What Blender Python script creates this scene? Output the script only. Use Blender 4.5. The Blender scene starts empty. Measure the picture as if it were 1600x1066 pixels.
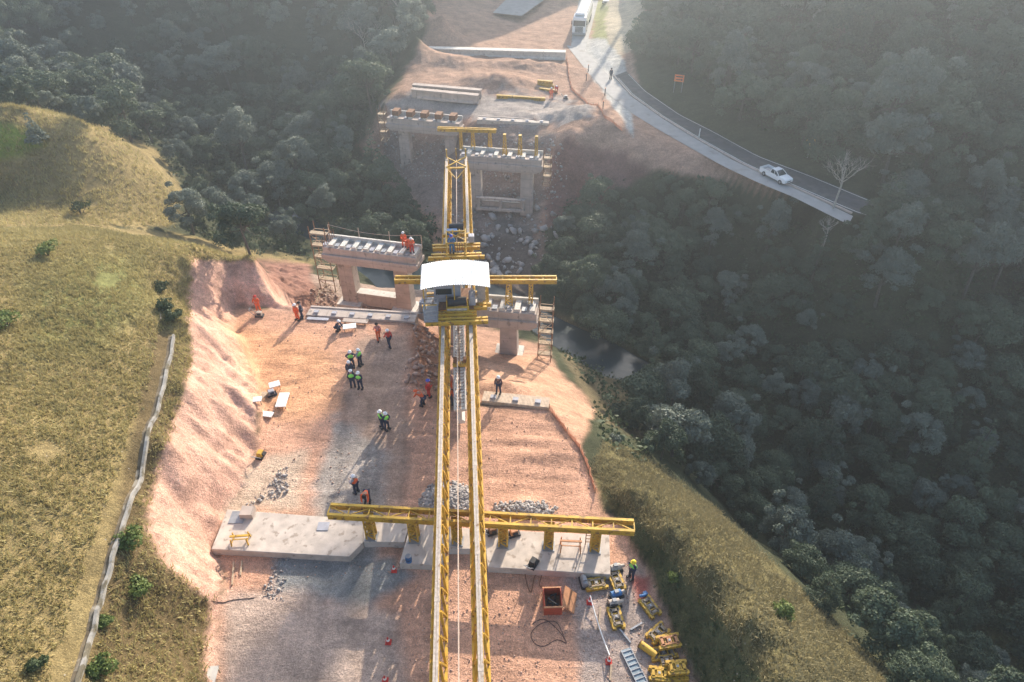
import bpy, bmesh, math, random
import numpy as np
from mathutils import Vector, Matrix
R = math.radians
random.seed(7); rng = np.random.default_rng(7)
S = bpy.context.scene
col = S.collection

# ---------------------------------------------------------------- camera, sky, sun, exposure
FPX = 1067.0; PITCH = 39.0; CAMH = 36.0
cam = bpy.data.objects.new('camera', bpy.data.cameras.new('camera')); col.objects.link(cam)
cam.location = (0, 0, CAMH); cam.rotation_euler = (R(90 - PITCH), 0, 0)
cam.data.sensor_width = 36; cam.data.lens = FPX / 1600 * 36
cam.data.clip_start = 0.5; cam.data.clip_end = 3000
S.camera = cam
SUN_AZ = 72.0; SUN_EL = 25.0
w = bpy.data.worlds.new('World'); S.world = w; w.use_nodes = True
nt = w.node_tree; bg = nt.nodes['Background']
sky = nt.nodes.new('ShaderNodeTexSky'); sky.sky_type = 'NISHITA'; sky.sun_disc = False
sky.sun_elevation = R(SUN_EL); sky.sun_rotation = R(90 - SUN_AZ); sky.dust_density = 2.0
nt.links.new(sky.outputs[0], bg.inputs[0]); bg.inputs[1].default_value = 0.138
sun = bpy.data.objects.new('sun', bpy.data.lights.new('sun', 'SUN')); col.objects.link(sun)
sun.data.energy = 5.0; sun.data.angle = R(0.5); sun.data.color = (1.0, 0.88, 0.72)
sdir = Vector((math.cos(R(SUN_AZ)) * math.cos(R(SUN_EL)), math.sin(R(SUN_AZ)) * math.cos(R(SUN_EL)), math.sin(R(SUN_EL))))
sun.rotation_euler = sdir.to_track_quat('Z', 'Y').to_euler()
sun.location = (80, 240, 150)
S.view_settings.view_transform = 'Standard'; S.view_settings.look = 'None'
S.view_settings.exposure = 1.17; S.view_settings.gamma = 1.0
S.cycles.volume_bounces = 0; S.cycles.max_bounces = 5; S.cycles.diffuse_bounces = 3
S.cycles.use_adaptive_sampling = True; S.cycles.adaptive_threshold = 0.02

# ---------------------------------------------------------------- survey helpers (photo measurements -> world metres)
SP, CP = math.sin(R(PITCH)), math.cos(R(PITCH))
def at(px, py, z=0.0):
    u = (px - 800) / FPX; v = (533 - py) / FPX
    d = Vector((u, CP + v * SP, -SP + v * CP)); t = (z - CAMH) / d.z
    return Vector((0, 0, CAMH)) + d * t
def proj(x, y, z):
    dz = z - CAMH; dep = y * CP - dz * SP; up = y * SP + dz * CP
    dep = np.where(np.abs(dep) < 1e-3, 1e-3, dep)
    return 800 + FPX * x / dep, 533 - FPX * up / dep, dep

def vnoise(x, y, seed=0):
    xi = np.floor(x).astype(np.int64); yi = np.floor(y).astype(np.int64); fx = x - xi; fy = y - yi
    fx = fx * fx * (3 - 2 * fx); fy = fy * fy * (3 - 2 * fy)
    def h(a, b):
        n = (a * 374761393 + b * 668265263 + seed * 974711) & 0xffffffff
        n = ((n ^ (n >> 13)) * 1274126177) & 0xffffffff
        return ((n ^ (n >> 16)) & 0xffff) / 65535.0
    return (h(xi, yi) * (1 - fx) + h(xi + 1, yi) * fx) * (1 - fy) + (h(xi, yi + 1) * (1 - fx) + h(xi + 1, yi + 1) * fx) * fy
def fbm(x, y, seed=0, o=4):
    r = 0; a = 1; t = 0
    for i in range(o):
        r = r + a * (vnoise(x * 2 ** i, y * 2 ** i, seed + i) - 0.5) * 2; t += a; a *= 0.5
    return r / t
def sdf(px, py, poly):
    """signed distance (pixels) to a surveyed outline, positive inside"""
    d = np.full(px.shape, 1e9); ins = np.zeros(px.shape, bool); n = len(poly)
    for i in range(n):
        x1, y1 = poly[i]; x2, y2 = poly[(i + 1) % n]
        ex, ey = x2 - x1, y2 - y1
        t = np.clip(((px - x1) * ex + (py - y1) * ey) / (ex * ex + ey * ey + 1e-9), 0, 1)
        d = np.minimum(d, np.hypot(px - x1 - t * ex, py - y1 - t * ey))
        c = ((y1 > py) != (y2 > py)) & (px < (x2 - x1) * (py - y1) / ((y2 - y1) if y2 != y1 else 1e-9) + x1)
        ins ^= c
    return np.where(ins, d, -d)
def sm(a, b, x):
    t = np.clip((x - a) / (b - a), 0, 1); return t * t * (3 - 2 * t)

# ---------------------------------------------------------------- terrain heights
CTRL = [  # px, py, z
 # grass hill on the left
 (-150,1150,10),(0,1066,8),(100,1066,6.5),(0,800,9),(150,850,6.5),(0,600,9),(190,700,6.5),(240,600,6),(262,520,5.5),(0,450,9.5),(150,450,8),
 (0,362,8),(130,365,7),(300,385,4.8),(400,400,3),(480,412,1.2),(-200,600,12),(-200,400,11),
 (300,420,4.5),(297,500,5.2),(290,600,5.2),(262,700,5.2),(235,800,4.8),(250,880,4.2),(325,940,1.0),(325,1066,.9),
 # toe of the cut slope and the platform
 (372,520,0),(410,590,0),(400,700,0),(385,760,0),(352,800,0),(335,855,0),(350,900,0),(345,960,0),(345,1066,0),(362,478,0.2),(420,475,0),
 (500,520,0),(600,520,0),(500,600,0),(600,620,0),(500,750,0),(620,750,0),(450,900,0),(600,1000,0),(750,700,0),(850,690,0),(850,780,0),(800,1000,0),(900,1000,0),(1000,1050,0),(980,950,0),(930,800,0),(600,1200,0),(900,1200,0),(760,650,0),(480,492,0),(560,498,0),(640,503,0),
 (860,645,0),(905,700,0),(925,750,0),(400,1200,0),(1060,1200,0),
 # ridge on the right
 (960,800,0),(1008,880,0.1),(1040,960,0.1),(1085,1066,.2),
 (985,770,1.2),(1040,830,2.2),(1100,890,3.2),(1170,970,4),(1230,1066,4.4),(1150,870,0.5),(1230,940,-.5),(1300,1000,-2),(1400,1066,-4),(1330,1150,1),
 (945,690,-1),(1010,730,-2),(1100,800,-3.5),(920,640,-4.5),(960,660,-6),(1080,740,-9),(1250,880,-9),(1450,1030,-10),
 # slope below right abutment and pier
 (760,600,-1.5),(850,605,-2),(800,553,-5.4),(850,556,-5.6),(740,545,-5.2),(700,540,-5),(900,600,-5.2),(680,600,-.3),(650,540,-.8),(660,510,-2.5),(650,495,-3.5),
 # left pier ground
 (540,474,-7),(640,482,-7),(590,470,-7.2),(490,470,-5),(500,440,-7),(560,450,-8.2),(610,455,-8.6),(430,440,-.5),(455,455,-3.2),
 # river
 (590,432,-10.5),(640,430,-10.5),(700,430,-10.5),(760,440,-10.5),(820,480,-10.5),(870,515,-10.5),(920,545,-10.8),(980,590,-11.2),(1060,660,-12),(560,400,-10),(520,360,-10),(450,330,-10.5),
 # far bank
 (780,400,-9.8),(830,420,-9.5),(760,370,-9),(815,325,-7.8),(745,325,-7.6),(690,320,-8.4),(650,320,-9.5),(630,262,-7.4),(700,262,-6),(780,290,-5.5),(860,330,-7),(860,240,-1.8),(800,240,-2.2),(740,215,-1.8),
 (600,240,-8),(575,215,-6),(585,290,-10),
 (745,192,-.4),(855,198,-.4),(600,172,-1.8),(640,160,-.6),(700,150,0),(760,150,0),(860,170,0),(920,150,0),(760,110,1),(700,110,.5),(800,60,0),(700,60,.1),(880,90,0),(850,10,0.3),(900,15,0),(760,10,0.8),(690,25,5),(650,60,3.5),(638,95,1),(672,84,.2),(700,82,.1),(780,80,.2),(860,84,0),(660,5,6),(730,20,1.5),
 (900,215,0.3),(950,200,1),(935,245,-2),(990,232,-.5),(1060,262,-1.5),(900,300,-6),(980,300,-5),
 # road
 (905,45,0),(900,75,0),(930,110,0),(970,140,0),(990,170,0),(1040,210,0),(1100,240,0),(1160,265,0),(1230,290,0),(1300,315,0),(1370,335,0),(1100,200,0),(1200,240,0),(1300,280,0),(1450,360,-1),(960,20,.6),(985,60,1.5),(1020,20,3),
 # hillside above the road
 (1060,120,1.5),(1100,150,1.2),(1200,180,2),(1150,60,5),(1300,220,1.5),(1400,260,1.8),(1300,100,6),(1450,150,5),(1600,230,3),(1600,100,7.5),(1600,0,12),(1300,0,11),(1120,0,7),(1750,300,2),(1750,100,10),
 # wooded valley right
 (1020,620,-12),(1100,760,-13),(1200,860,-14),(1350,950,-16),(1600,1066,-18),(1600,800,-18),(1600,560,-14),(1300,600,-15),(1150,640,-14),(1000,520,-11.5),(950,450,-10),(1000,400,-9),(1150,450,-11.5),(1350,470,-13),
 (1050,340,-7),(1150,340,-5),(1250,370,-6),(1400,410,-8),(1600,430,-9),(1750,700,-19),
 # knoll and wooded valley left
 (-80,300,1),(0,300,1),(100,325,.5),(200,325,-1),(265,335,-4),(-80,230,6),(0,230,5.5),(100,235,4.5),(200,270,1),(0,180,8.2),(-80,180,9),(120,195,6.2),(225,240,0.5),(285,300,-6),
 (330,330,-10),(400,340,-10.5),(400,220,-10),(300,200,-9),(200,150,-7),(100,120,-3),(0,110,-2),(-100,150,4),(500,130,-7),(580,110,-4),(560,160,-8),(450,250,-11),(510,290,-11),
 (0,20,6),(200,20,4),(400,20,3),(560,20,3),(620,50,0),(-200,50,8),
]
cw = np.array([tuple(at(*c)) for c in CTRL])
EXT = [  # world points: drop behind the crests, valley flanks, far ground
 (-30,66,-6),(-22,62,-6),(-72,62,7),(-60,104,-3),(-78,112,0),(-40,20,11),(-60,30,13),(-90,60,10),
 (-30,0,9),(0,0,0),(0,-30,0),(-30,-30,9),(25,0,0),(40,0,-8),(30,-30,-6),(70,0,-16),(70,30,-19),(95,55,-12),(110,92,6),(62,52,-12),(-90,100,10),(-90,-20,18),(90,-30,-16)]
cw = np.vstack([cw, np.array(EXT, float)])
def tps_fit(P, z, lam=0.02):
    n = len(P); d = np.hypot(P[:, None, 0] - P[None, :, 0], P[:, None, 1] - P[None, :, 1])
    K = d                                   # linear kernel: no overshoot
    K = -K + np.eye(n) * -lam
    A = np.zeros((n + 1, n + 1)); A[:n, :n] = K; A[:n, n] = 1; A[n, :n] = 1
    return np.linalg.solve(A, np.append(z, 0))
XY = cw[:, :2].copy()
wts = tps_fit(XY, cw[:, 2], 0.35)
def base_h(x, y):
    out = np.full(x.shape, wts[-1])
    for k in range(len(XY)):
        out -= wts[k] * np.hypot(x - XY[k, 0], y - XY[k, 1])
    return out
ca, sa = math.cos(R(SUN_AZ)), math.sin(R(SUN_AZ)); TE = math.tan(R(SUN_EL))
def ridge(x, y):  # unseen far ridge, crest profile shaped for where its shade falls
    c = x * sa - y * ca; s = x * ca + y * sa
    q = np.interp(c, [-160, -90, -60, -47, -44, -39, -30, -22, -18, -12.5, -8, -3, 10, 60, 140], [-36, -42, -46, -52, -60, -70, -80, -62, -54, -40, -29, -25, -22, -20, -20])
    top = q + 205 * TE + 1.5 * fbm(c / 9, s / 60, 5)
    return top * np.exp(-((s - 205) / 30.0) ** 2)
PLAT = [(362,478),(480,490),(645,500),(655,560),(690,640),(750,634),(858,640),(905,700),(928,755),(940,800),(965,815),(1008,885),(1040,960),(1085,1066),(1130,1250),(300,1250),(338,1066),(340,960),(350,900),(335,855),(352,800),(385,760),(400,700),(408,600),(375,525)]
GRASS_R = [(925,735),(945,690),(1010,715),(1120,800),(1250,920),(1400,1066),(1500,1200),(1100,1200),(1095,1066),(1050,965),(1015,880),(985,830),(965,800),(940,790)]
CUT = [(300,405),(470,412),(495,470),(470,486),(362,478),(375,525),(408,600),(400,700),(385,760),(352,800),(335,855),(350,900),(340,960),(338,1066),(318,1066),(330,940),(262,885),(228,830),(240,760),(275,650),(300,560),(293,500)]
xs = np.concatenate([np.linspace(-420, -80, 40)[:-1], np.linspace(-80, -34, 75)[:-1], np.linspace(-34, 26, 270)[:-1], np.linspace(26, 80, 90)[:-1], np.linspace(80, 420, 40)])
ys = np.concatenate([np.linspace(-80, 6, 25)[:-1], np.linspace(6, 70, 300)[:-1], np.linspace(70, 140, 215)[:-1], np.linspace(140, 180, 50)[:-1], np.linspace(180, 600, 60)])
GX, GY = np.meshgrid(xs, ys)
near = (GX > -130) & (GX < 130) & (GY < 185)
GZ = base_h(np.clip(GX, -130, 130), np.clip(GY, -40, 180))
GZ = np.clip(GZ, -20, 34)
s_ = GX * ca + GY * sa
rz = ridge(GX, GY)
bl = sm(150, 185, s_)
GZ = GZ * (1 - bl) + np.maximum(rz, 2 + 0.0 * GZ) * bl
far = sm(240, 400, np.hypot(GX, GY)); GZ = GZ * (1 - far) + far * (8 + 10 * fbm(GX / 80, GY / 80, 3))
PX, PY, DEP = proj(GX, GY, GZ); PX = np.where(DEP > 5, PX, -9999); PY = np.where(DEP > 5, PY, -9999)
d_plat = sdf(PX, PY, PLAT); d_cut = sdf(PX, PY, CUT); d_gr = sdf(PX, PY, GRASS_R)
kp = sm(-6, 6, d_plat) * (GY < 52)
RIV = [(430,318),(520,360),(600,416),(700,424),(800,458),(880,508),(960,552),(1010,590),(990,610),(940,582),(870,540),(800,492),(700,452),(590,446),(510,382),(420,345)]
d_riv = sdf(PX, PY, RIV); kv = sm(-45, -3, d_riv) * (1 - sm(-3, 4, d_riv)) * (GY > 45); GZ = np.where(kv > 0, GZ * (1 - kv) + kv * np.maximum(GZ, -9.7), GZ)
kv = sm(-3, 5, d_riv) * (GY > 45); GZ = GZ * (1 - kv) + kv * -10.7
# haul road side of the site behind the camera stays level too
GZ = GZ * (1 - kp) + kp * (0.0 + 0.05 * fbm(GX / 5, GY / 5, 9))
ylin = 49.3 - 0.085 * (GX + 18)
pit = ((GX > -24.5) & (GX < -5.5) & (GY > ylin) & (GY < 66)); pitz = np.maximum(-7.2, -(GY - ylin) * 1.1) + sm(-20.5, -24.5, GX) * 7.5 + sm(-8.0, -5.5, GX) * 5
GZ = np.where(pit, np.minimum(GZ, pitz), GZ)
river_h = -10.1
rough = 0.03 * kp + (1 - kp) * 0.16
cutk = sm(-4, 10, d_cut) * (1 - kp)
gul = np.abs(fbm((GX * .5 + GY * .85) / .9, (GX * .85 - GY * .5) / 4.5, 21, 3)) * 1.3            # rain gullies in the cut
GZ = GZ + rough * fbm(GX / 1.3, GY / 1.3, 11, 4) + cutk * (0.30 * fbm(GX / 1.8, GY / 1.8, 13, 4) + 0.30 * fbm(GX / .55, GY / .55, 17, 3) + 0.45 * np.abs(fbm(GX / 1.1, GY / 1.5, 19, 3)) - 0.38 * gul)
rub = sm(-10, 20, sdf(PX, PY, [(590,200),(740,195),(860,200),(980,250),(900,300),(830,400),(760,400),(640,330)]))
GZ = GZ + rub * 0.4 * fbm(GX / 2.0, GY / 2.0, 31, 4)
def hgt(x, y):
    i = np.clip(np.searchsorted(xs, x) - 1, 0, len(xs) - 2); j = np.clip(np.searchsorted(ys, y) - 1, 0, len(ys) - 2)
    fx = (x - xs[i]) / (xs[i + 1] - xs[i]); fy = (y - ys[j]) / (ys[j + 1] - ys[j])
    return (GZ[j, i] * (1 - fx) + GZ[j, i + 1] * fx) * (1 - fy) + (GZ[j + 1, i] * (1 - fx) + GZ[j + 1, i + 1] * fx) * fy
# level the road bed
ROAD_A = [(352,330),(440,420),(600,530),(760,610),(960,720),(1200,810),(1490,930),(1620,975)]
ROAD_B = [(1600,1045),(1400,980),(1100,850),(900,760),(700,650),(520,540),(380,440),(300,350)]
PALE_A = [(150,225),(240,320),(350,430),(480,520),(600,600),(720,670),(850,745),(1000,810),(1150,880),(1400,1000)]
PALE_B = [(1380,1040),(1120,910),(960,845),(800,770),(640,680),(500,600),(370,520),(260,430),(170,330),(75,210)]
z7 = lambda L: [(860 + a / 2.961, b / 2.961) for a, b in L]
LANE = [(892,75),(896,40),(905,0),(915,-60),(945,-60),(935,0),(925,40),(914,80)]
roadbed = np.maximum(np.maximum(sdf(PX, PY, z7(ROAD_A + ROAD_B)), sdf(PX, PY, z7(PALE_A + PALE_B))), sdf(PX, PY, LANE))
kr = sm(-16, -4, roadbed) * (GY > 55)
GZ = GZ * (1 - kr) + kr * -0.02
def ray_ground(px, py, zoff=0.0):
    u = (px - 800) / FPX; v = (533 - py) / FPX
    d = Vector((u, CP + v * SP, -SP + v * CP)); o = Vector((0, 0, CAMH)); t = 15.0
    while t < 400:
        p = o + d * t
        if p.z < hgt(p.x, p.y) + zoff: break
        t += 0.5
    lo, hi = t - 0.5, t
    for _ in range(14):
        m = (lo + hi) / 2; p = o + d * m
        if p.z < hgt(p.x, p.y) + zoff: hi = m
        else: lo = m
    return o + d * hi

# ---------------------------------------------------------------- materials
def node_mat(name):
    m = bpy.data.materials.new(name); m.use_nodes = True
    return m, m.node_tree, m.node_tree.nodes['Principled BSDF']
def mat(name, c, rough=0.7, var=0.15, scale=3.0, metal=0.0, bump=0.0, spots=None, spec=0.4, wave=None):
    m, t, b = node_mat(name); N = t.nodes; L = t.links
    tc = N.new('ShaderNodeTexCoord'); nz = N.new('ShaderNodeTexNoise'); nz.inputs['Scale'].default_value = scale; nz.inputs['Detail'].default_value = 6
    L.new(tc.outputs['Object'], nz.inputs['Vector'])
    rp = N.new('ShaderNodeValToRGB'); rp.color_ramp.elements[0].position = 0.3; rp.color_ramp.elements[1].position = 0.7
    rp.color_ramp.elements[0].color = (*[x * (1 - var) for x in c], 1); rp.color_ramp.elements[1].color = (*[min(1, x * (1 + var)) for x in c], 1)
    L.new(nz.outputs['Fac'], rp.inputs[0]); out = rp.outputs[0]
    if spots:                                # wear: rust, dirt, stains
        n2 = N.new('ShaderNodeTexNoise'); n2.inputs['Scale'].default_value = spots[1]; n2.inputs['Detail'].default_value = 8; L.new(tc.outputs['Object'], n2.inputs['Vector'])
        r2 = N.new('ShaderNodeValToRGB'); r2.color_ramp.elements[0].position = spots[2]; r2.color_ramp.elements[1].position = spots[2] + 0.08
        L.new(n2.outputs['Fac'], r2.inputs[0]); mx = N.new('ShaderNodeMixRGB'); mx.inputs[2].default_value = (*spots[0], 1)
        L.new(r2.outputs[0], mx.inputs[0]); L.new(out, mx.inputs[1]); out = mx.outputs[0]
    L.new(out, b.inputs['Base Color']); b.inputs['Roughness'].default_value = rough; b.inputs['Metallic'].default_value = metal
    b.inputs['Specular IOR Level'].default_value = spec
    if bump or wave:
        bp = N.new('ShaderNodeBump'); bp.inputs['Strength'].default_value = bump or 0.6; bp.inputs['Distance'].default_value = 0.05
        if wave:
            wv = N.new('ShaderNodeTexWave'); wv.inputs['Scale'].default_value = wave; L.new(tc.outputs['Object'], wv.inputs['Vector']); L.new(wv.outputs['Fac'], bp.inputs['Height'])
        else:
            L.new(nz.outputs['Fac'], bp.inputs['Height'])
        L.new(bp.outputs[0], b.inputs['Normal'])
    return m
M = {}
M['yellow'] = mat('yellow_paint', (0.56, 0.34, 0.045), 0.5, 0.22, 1.2, spots=((0.24, 0.13, 0.05), 3.5, 0.56))
M['rail'] = mat('pale_rail_steel', (0.44, 0.37, 0.31), 0.5, 0.25, 6, spots=((0.25, 0.16, 0.10), 3, 0.6))
M['conc'] = mat('concrete', (0.46, 0.38, 0.33), 0.85, 0.14, 1.3, bump=0.3, spots=((0.26, 0.22, 0.19), 1.8, 0.6))
M['concw'] = mat('pale_concrete', (0.62, 0.58, 0.52), 0.85, 0.12, 2, bump=0.3, spots=((0.40, 0.35, 0.30), 3, 0.6))
M['slab'] = mat('dusty_slab', (0.52, 0.45, 0.39), 0.9, 0.18, 1.5, bump=0.4, spots=((0.34, 0.28, 0.23), 2.5, 0.58))
M['rust'] = mat('rusty_steel', (0.22, 0.11, 0.06), 0.8, 0.3, 8)
M['steel'] = mat('grey_steel', (0.30, 0.31, 0.33), 0.5, 0.15, 4, metal=0.3)
M['dark'] = mat('dark_steel', (0.03, 0.03, 0.035), 0.6, 0.3, 4)
M['white'] = mat('white_sheet', (0.80, 0.80, 0.78), 0.5, 0.05, 3)
M['roofw'] = mat('white_corrugated_sheet', (0.80, 0.80, 0.78), 0.5, 0.08, 2, spots=((0.55, 0.52, 0.48), 2.5, 0.62))
M['cab'] = mat('grey_panel', (0.36, 0.36, 0.40), 0.6, 0.12, 3)
M['blue'] = mat('blue_paint', (0.05, 0.16, 0.36), 0.5, 0.15, 4)
M['red'] = mat('red_paint', (0.42, 0.07, 0.035), 0.6, 0.2, 5, spots=((0.18, 0.07, 0.04), 6, 0.6))
M['lid'] = mat('orange_brown_plate', (0.50, 0.24, 0.12), 0.7, 0.2, 4)
M['orange'] = mat('orange_cloth', (0.75, 0.13, 0.04), 0.8, 0.1, 8)
M['redc'] = mat('red_cloth', (0.55, 0.05, 0.04), 0.8, 0.1, 8)
M['pink'] = mat('faded_pink_cloth', (0.60, 0.25, 0.22), 0.8, 0.1, 8)
M['green'] = mat('lime_vest', (0.35, 0.95, 0.16), 0.7, 0.1, 8)
M['navy'] = mat('navy_cloth', (0.03, 0.04, 0.08), 0.85, 0.2, 8)
M['plaid'] = mat('dark_plaid_cloth', (0.12, 0.07, 0.08), 0.85, 0.6, 14)
M['bluec'] = mat('blue_cloth', (0.06, 0.18, 0.34), 0.85, 0.2, 8)
M['skin'] = mat('skin', (0.40, 0.22, 0.15), 0.6, 0.05, 8)
M['hatw'] = mat('white_helmet', (0.85, 0.85, 0.85), 0.35, 0.02, 3)
M['haty'] = mat('yellow_helmet', (0.85, 0.65, 0.05), 0.35, 0.02, 3)
M['hatb'] = mat('blue_helmet', (0.06, 0.10, 0.5), 0.35, 0.02, 3)
M['hato'] = mat('dark_hair', (0.03, 0.02, 0.02), 0.8, 0.1, 8)
M['wood'] = mat('weathered_plank', (0.42, 0.32, 0.22), 0.85, 0.25, 6)
M['formwood'] = mat('formwork_boards', (0.60, 0.46, 0.34), 0.85, 0.2, 4, wave=3.0)
M['rope'] = mat('rope', (0.62, 0.48, 0.38), 0.8, 0.1, 8)
M['cable'] = mat('black_cable', (0.05, 0.03, 0.03), 0.6, 0.1, 8)
M['glass'] = mat('dark_glass', (0.02, 0.03, 0.035), 0.08, 0.1, 2, spec=0.8)
M['paint'] = mat('white_car_paint', (0.80, 0.80, 0.79), 0.25, 0.02, 2, spec=0.6)
M['tyre'] = mat('tyre_rubber', (0.02, 0.02, 0.02), 0.8, 0.1, 5)
M['asphalt'] = mat('asphalt', (0.075, 0.075, 0.08), 0.85, 0.25, 1.2, bump=0.1, spots=((0.11, 0.105, 0.10), 0.7, 0.55))
M['newroad'] = mat('pale_new_pavement', (0.34, 0.33, 0.32), 0.85, 0.12, 0.8, spots=((0.26, 0.24, 0.22), 0.6, 0.6))
M['mark'] = mat('road_paint', (0.7, 0.7, 0.66), 0.7, 0.1, 5)
M['netting'] = mat('orange_netting', (0.62, 0.27, 0.16), 0.8, 0.1, 8)
M['stone'] = mat('grey_rock', (0.36, 0.33, 0.31), 0.9, 0.35, 1.2, bump=0.4)
M['stonep'] = mat('pinkish_rock', (0.46, 0.31, 0.24), 0.9, 0.35, 1.2, bump=0.4)
M['bark'] = mat('bark', (0.10, 0.085, 0.07), 0.9, 0.3, 5)
M['barkp'] = mat('pale_bark', (0.36, 0.33, 0.29), 0.9, 0.3, 5)
M['chan'] = mat('channel_concrete', (0.30, 0.285, 0.26), 0.85, 0.3, 1.5, bump=0.3, spots=((0.15, 0.13, 0.09), 1.3, 0.52))
M['soilfloor'] = mat('silted_channel_floor', (0.15, 0.12, 0.08), 0.95, 0.4, 2, spots=((0.30, 0.27, 0.22), 1.2, 0.6))
M['deck'] = mat('dusty_brown_grey_deck', (0.27, 0.225, 0.18), 0.75, 0.25, 5)
M['signo'] = mat('orange_sign_face', (0.80, 0.20, 0.05), 0.6, 0.05, 3)
M['signy'] = mat('yellow_sign_face', (0.75, 0.45, 0.03), 0.6, 0.05, 3)
M['grat'] = mat('blue_grey_plate', (0.22, 0.28, 0.32), 0.6, 0.2, 4)
M['light'] = mat('headlamp_glass', (0.8, 0.8, 0.78), 0.1, 0.02, 3)

def formwork_lines(mn, period=1.2):
    t = M[mn].node_tree; N = t.nodes; L = t.links; b = N['Principled BSDF']; src = b.inputs['Base Color'].links[0].from_socket
    tc = N.new('ShaderNodeTexCoord'); sx = N.new('ShaderNodeSeparateXYZ'); L.new(tc.outputs['Object'], sx.inputs[0]); outs = []
    for ax, pr in (('Z', period), ('X', period * 1.5)):
        q = N.new('ShaderNodeMath'); q.operation = 'PINGPONG'; q.inputs[1].default_value = pr / 2; L.new(sx.outputs[ax], q.inputs[0]); c = N.new('ShaderNodeMath'); c.operation = 'LESS_THAN'; c.inputs[1].default_value = .025; L.new(q.outputs[0], c.inputs[0]); outs.append(c.outputs[0])
    mxx = N.new('ShaderNodeMath'); mxx.operation = 'MAXIMUM'; L.new(outs[0], mxx.inputs[0]); L.new(outs[1], mxx.inputs[1])
    m2 = N.new('ShaderNodeMath'); m2.operation = 'MULTIPLY'; m2.inputs[1].default_value = .45; L.new(mxx.outputs[0], m2.inputs[0])
    mx = N.new('ShaderNodeMixRGB'); mx.inputs[2].default_value = (.2, .16, .13, 1); L.new(m2.outputs[0], mx.inputs[0]); L.new(src, mx.inputs[1]); L.new(mx.outputs[0], b.inputs['Base Color'])
formwork_lines('conc')
def leafmat(name, c, c2, trans=0.25):
    m, t, b = node_mat(name); N = t.nodes; L = t.links
    at_ = N.new('ShaderNodeAttribute'); at_.attribute_name = 'rnd'
    oi = N.new('ShaderNodeObjectInfo')
    ad = N.new('ShaderNodeMath'); ad.operation = 'MULTIPLY_ADD'; ad.inputs[1].default_value = 0.55; L.new(at_.outputs['Fac'], ad.inputs[0])
    a2 = N.new('ShaderNodeMath'); a2.operation = 'MULTIPLY'; a2.inputs[1].default_value = 0.45; L.new(oi.outputs['Random'], a2.inputs[0]); L.new(a2.outputs[0], ad.inputs[2])
    rp = N.new('ShaderNodeValToRGB'); rp.color_ramp.elements[0].color = (*c, 1); rp.color_ramp.elements[1].color = (*c2, 1)
    L.new(ad.outputs[0], rp.inputs[0])
    L.new(rp.outputs[0], b.inputs['Base Color']); b.inputs['Roughness'].default_value = 0.6; b.inputs['Specular IOR Level'].default_value = 0.25
    tr = N.new('ShaderNodeBsdfTranslucent'); L.new(rp.outputs[0], tr.inputs['Color'])
    mx = N.new('ShaderNodeMixShader'); mx.inputs[0].default_value = trans
    L.new(b.outputs[0], mx.inputs[1]); L.new(tr.outputs[0], mx.inputs[2]); L.new(mx.outputs[0], N['Material Output'].inputs['Surface'])
    return m
M['leaf'] = leafmat('foliage_dark', (0.040, 0.066, 0.044), (0.15, 0.19, 0.115))
M['leaf2'] = leafmat('foliage_grey_green', (0.075, 0.105, 0.09), (0.24, 0.27, 0.21))
M['leafb'] = leafmat('foliage_bright', (0.08, 0.13, 0.03), (0.24, 0.28, 0.09))
M['straw'] = leafmat('dry_grass', (0.25, 0.21, 0.085), (0.60, 0.52, 0.25), 0.4)
M['ridgestraw'] = leafmat('ridge_dry_grass', (0.13, 0.115, 0.055), (0.36, 0.31, 0.17), 0.3)
M['under'] = leafmat('undergrowth', (0.035, 0.055, 0.025), (0.09, 0.12, 0.055))

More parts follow.
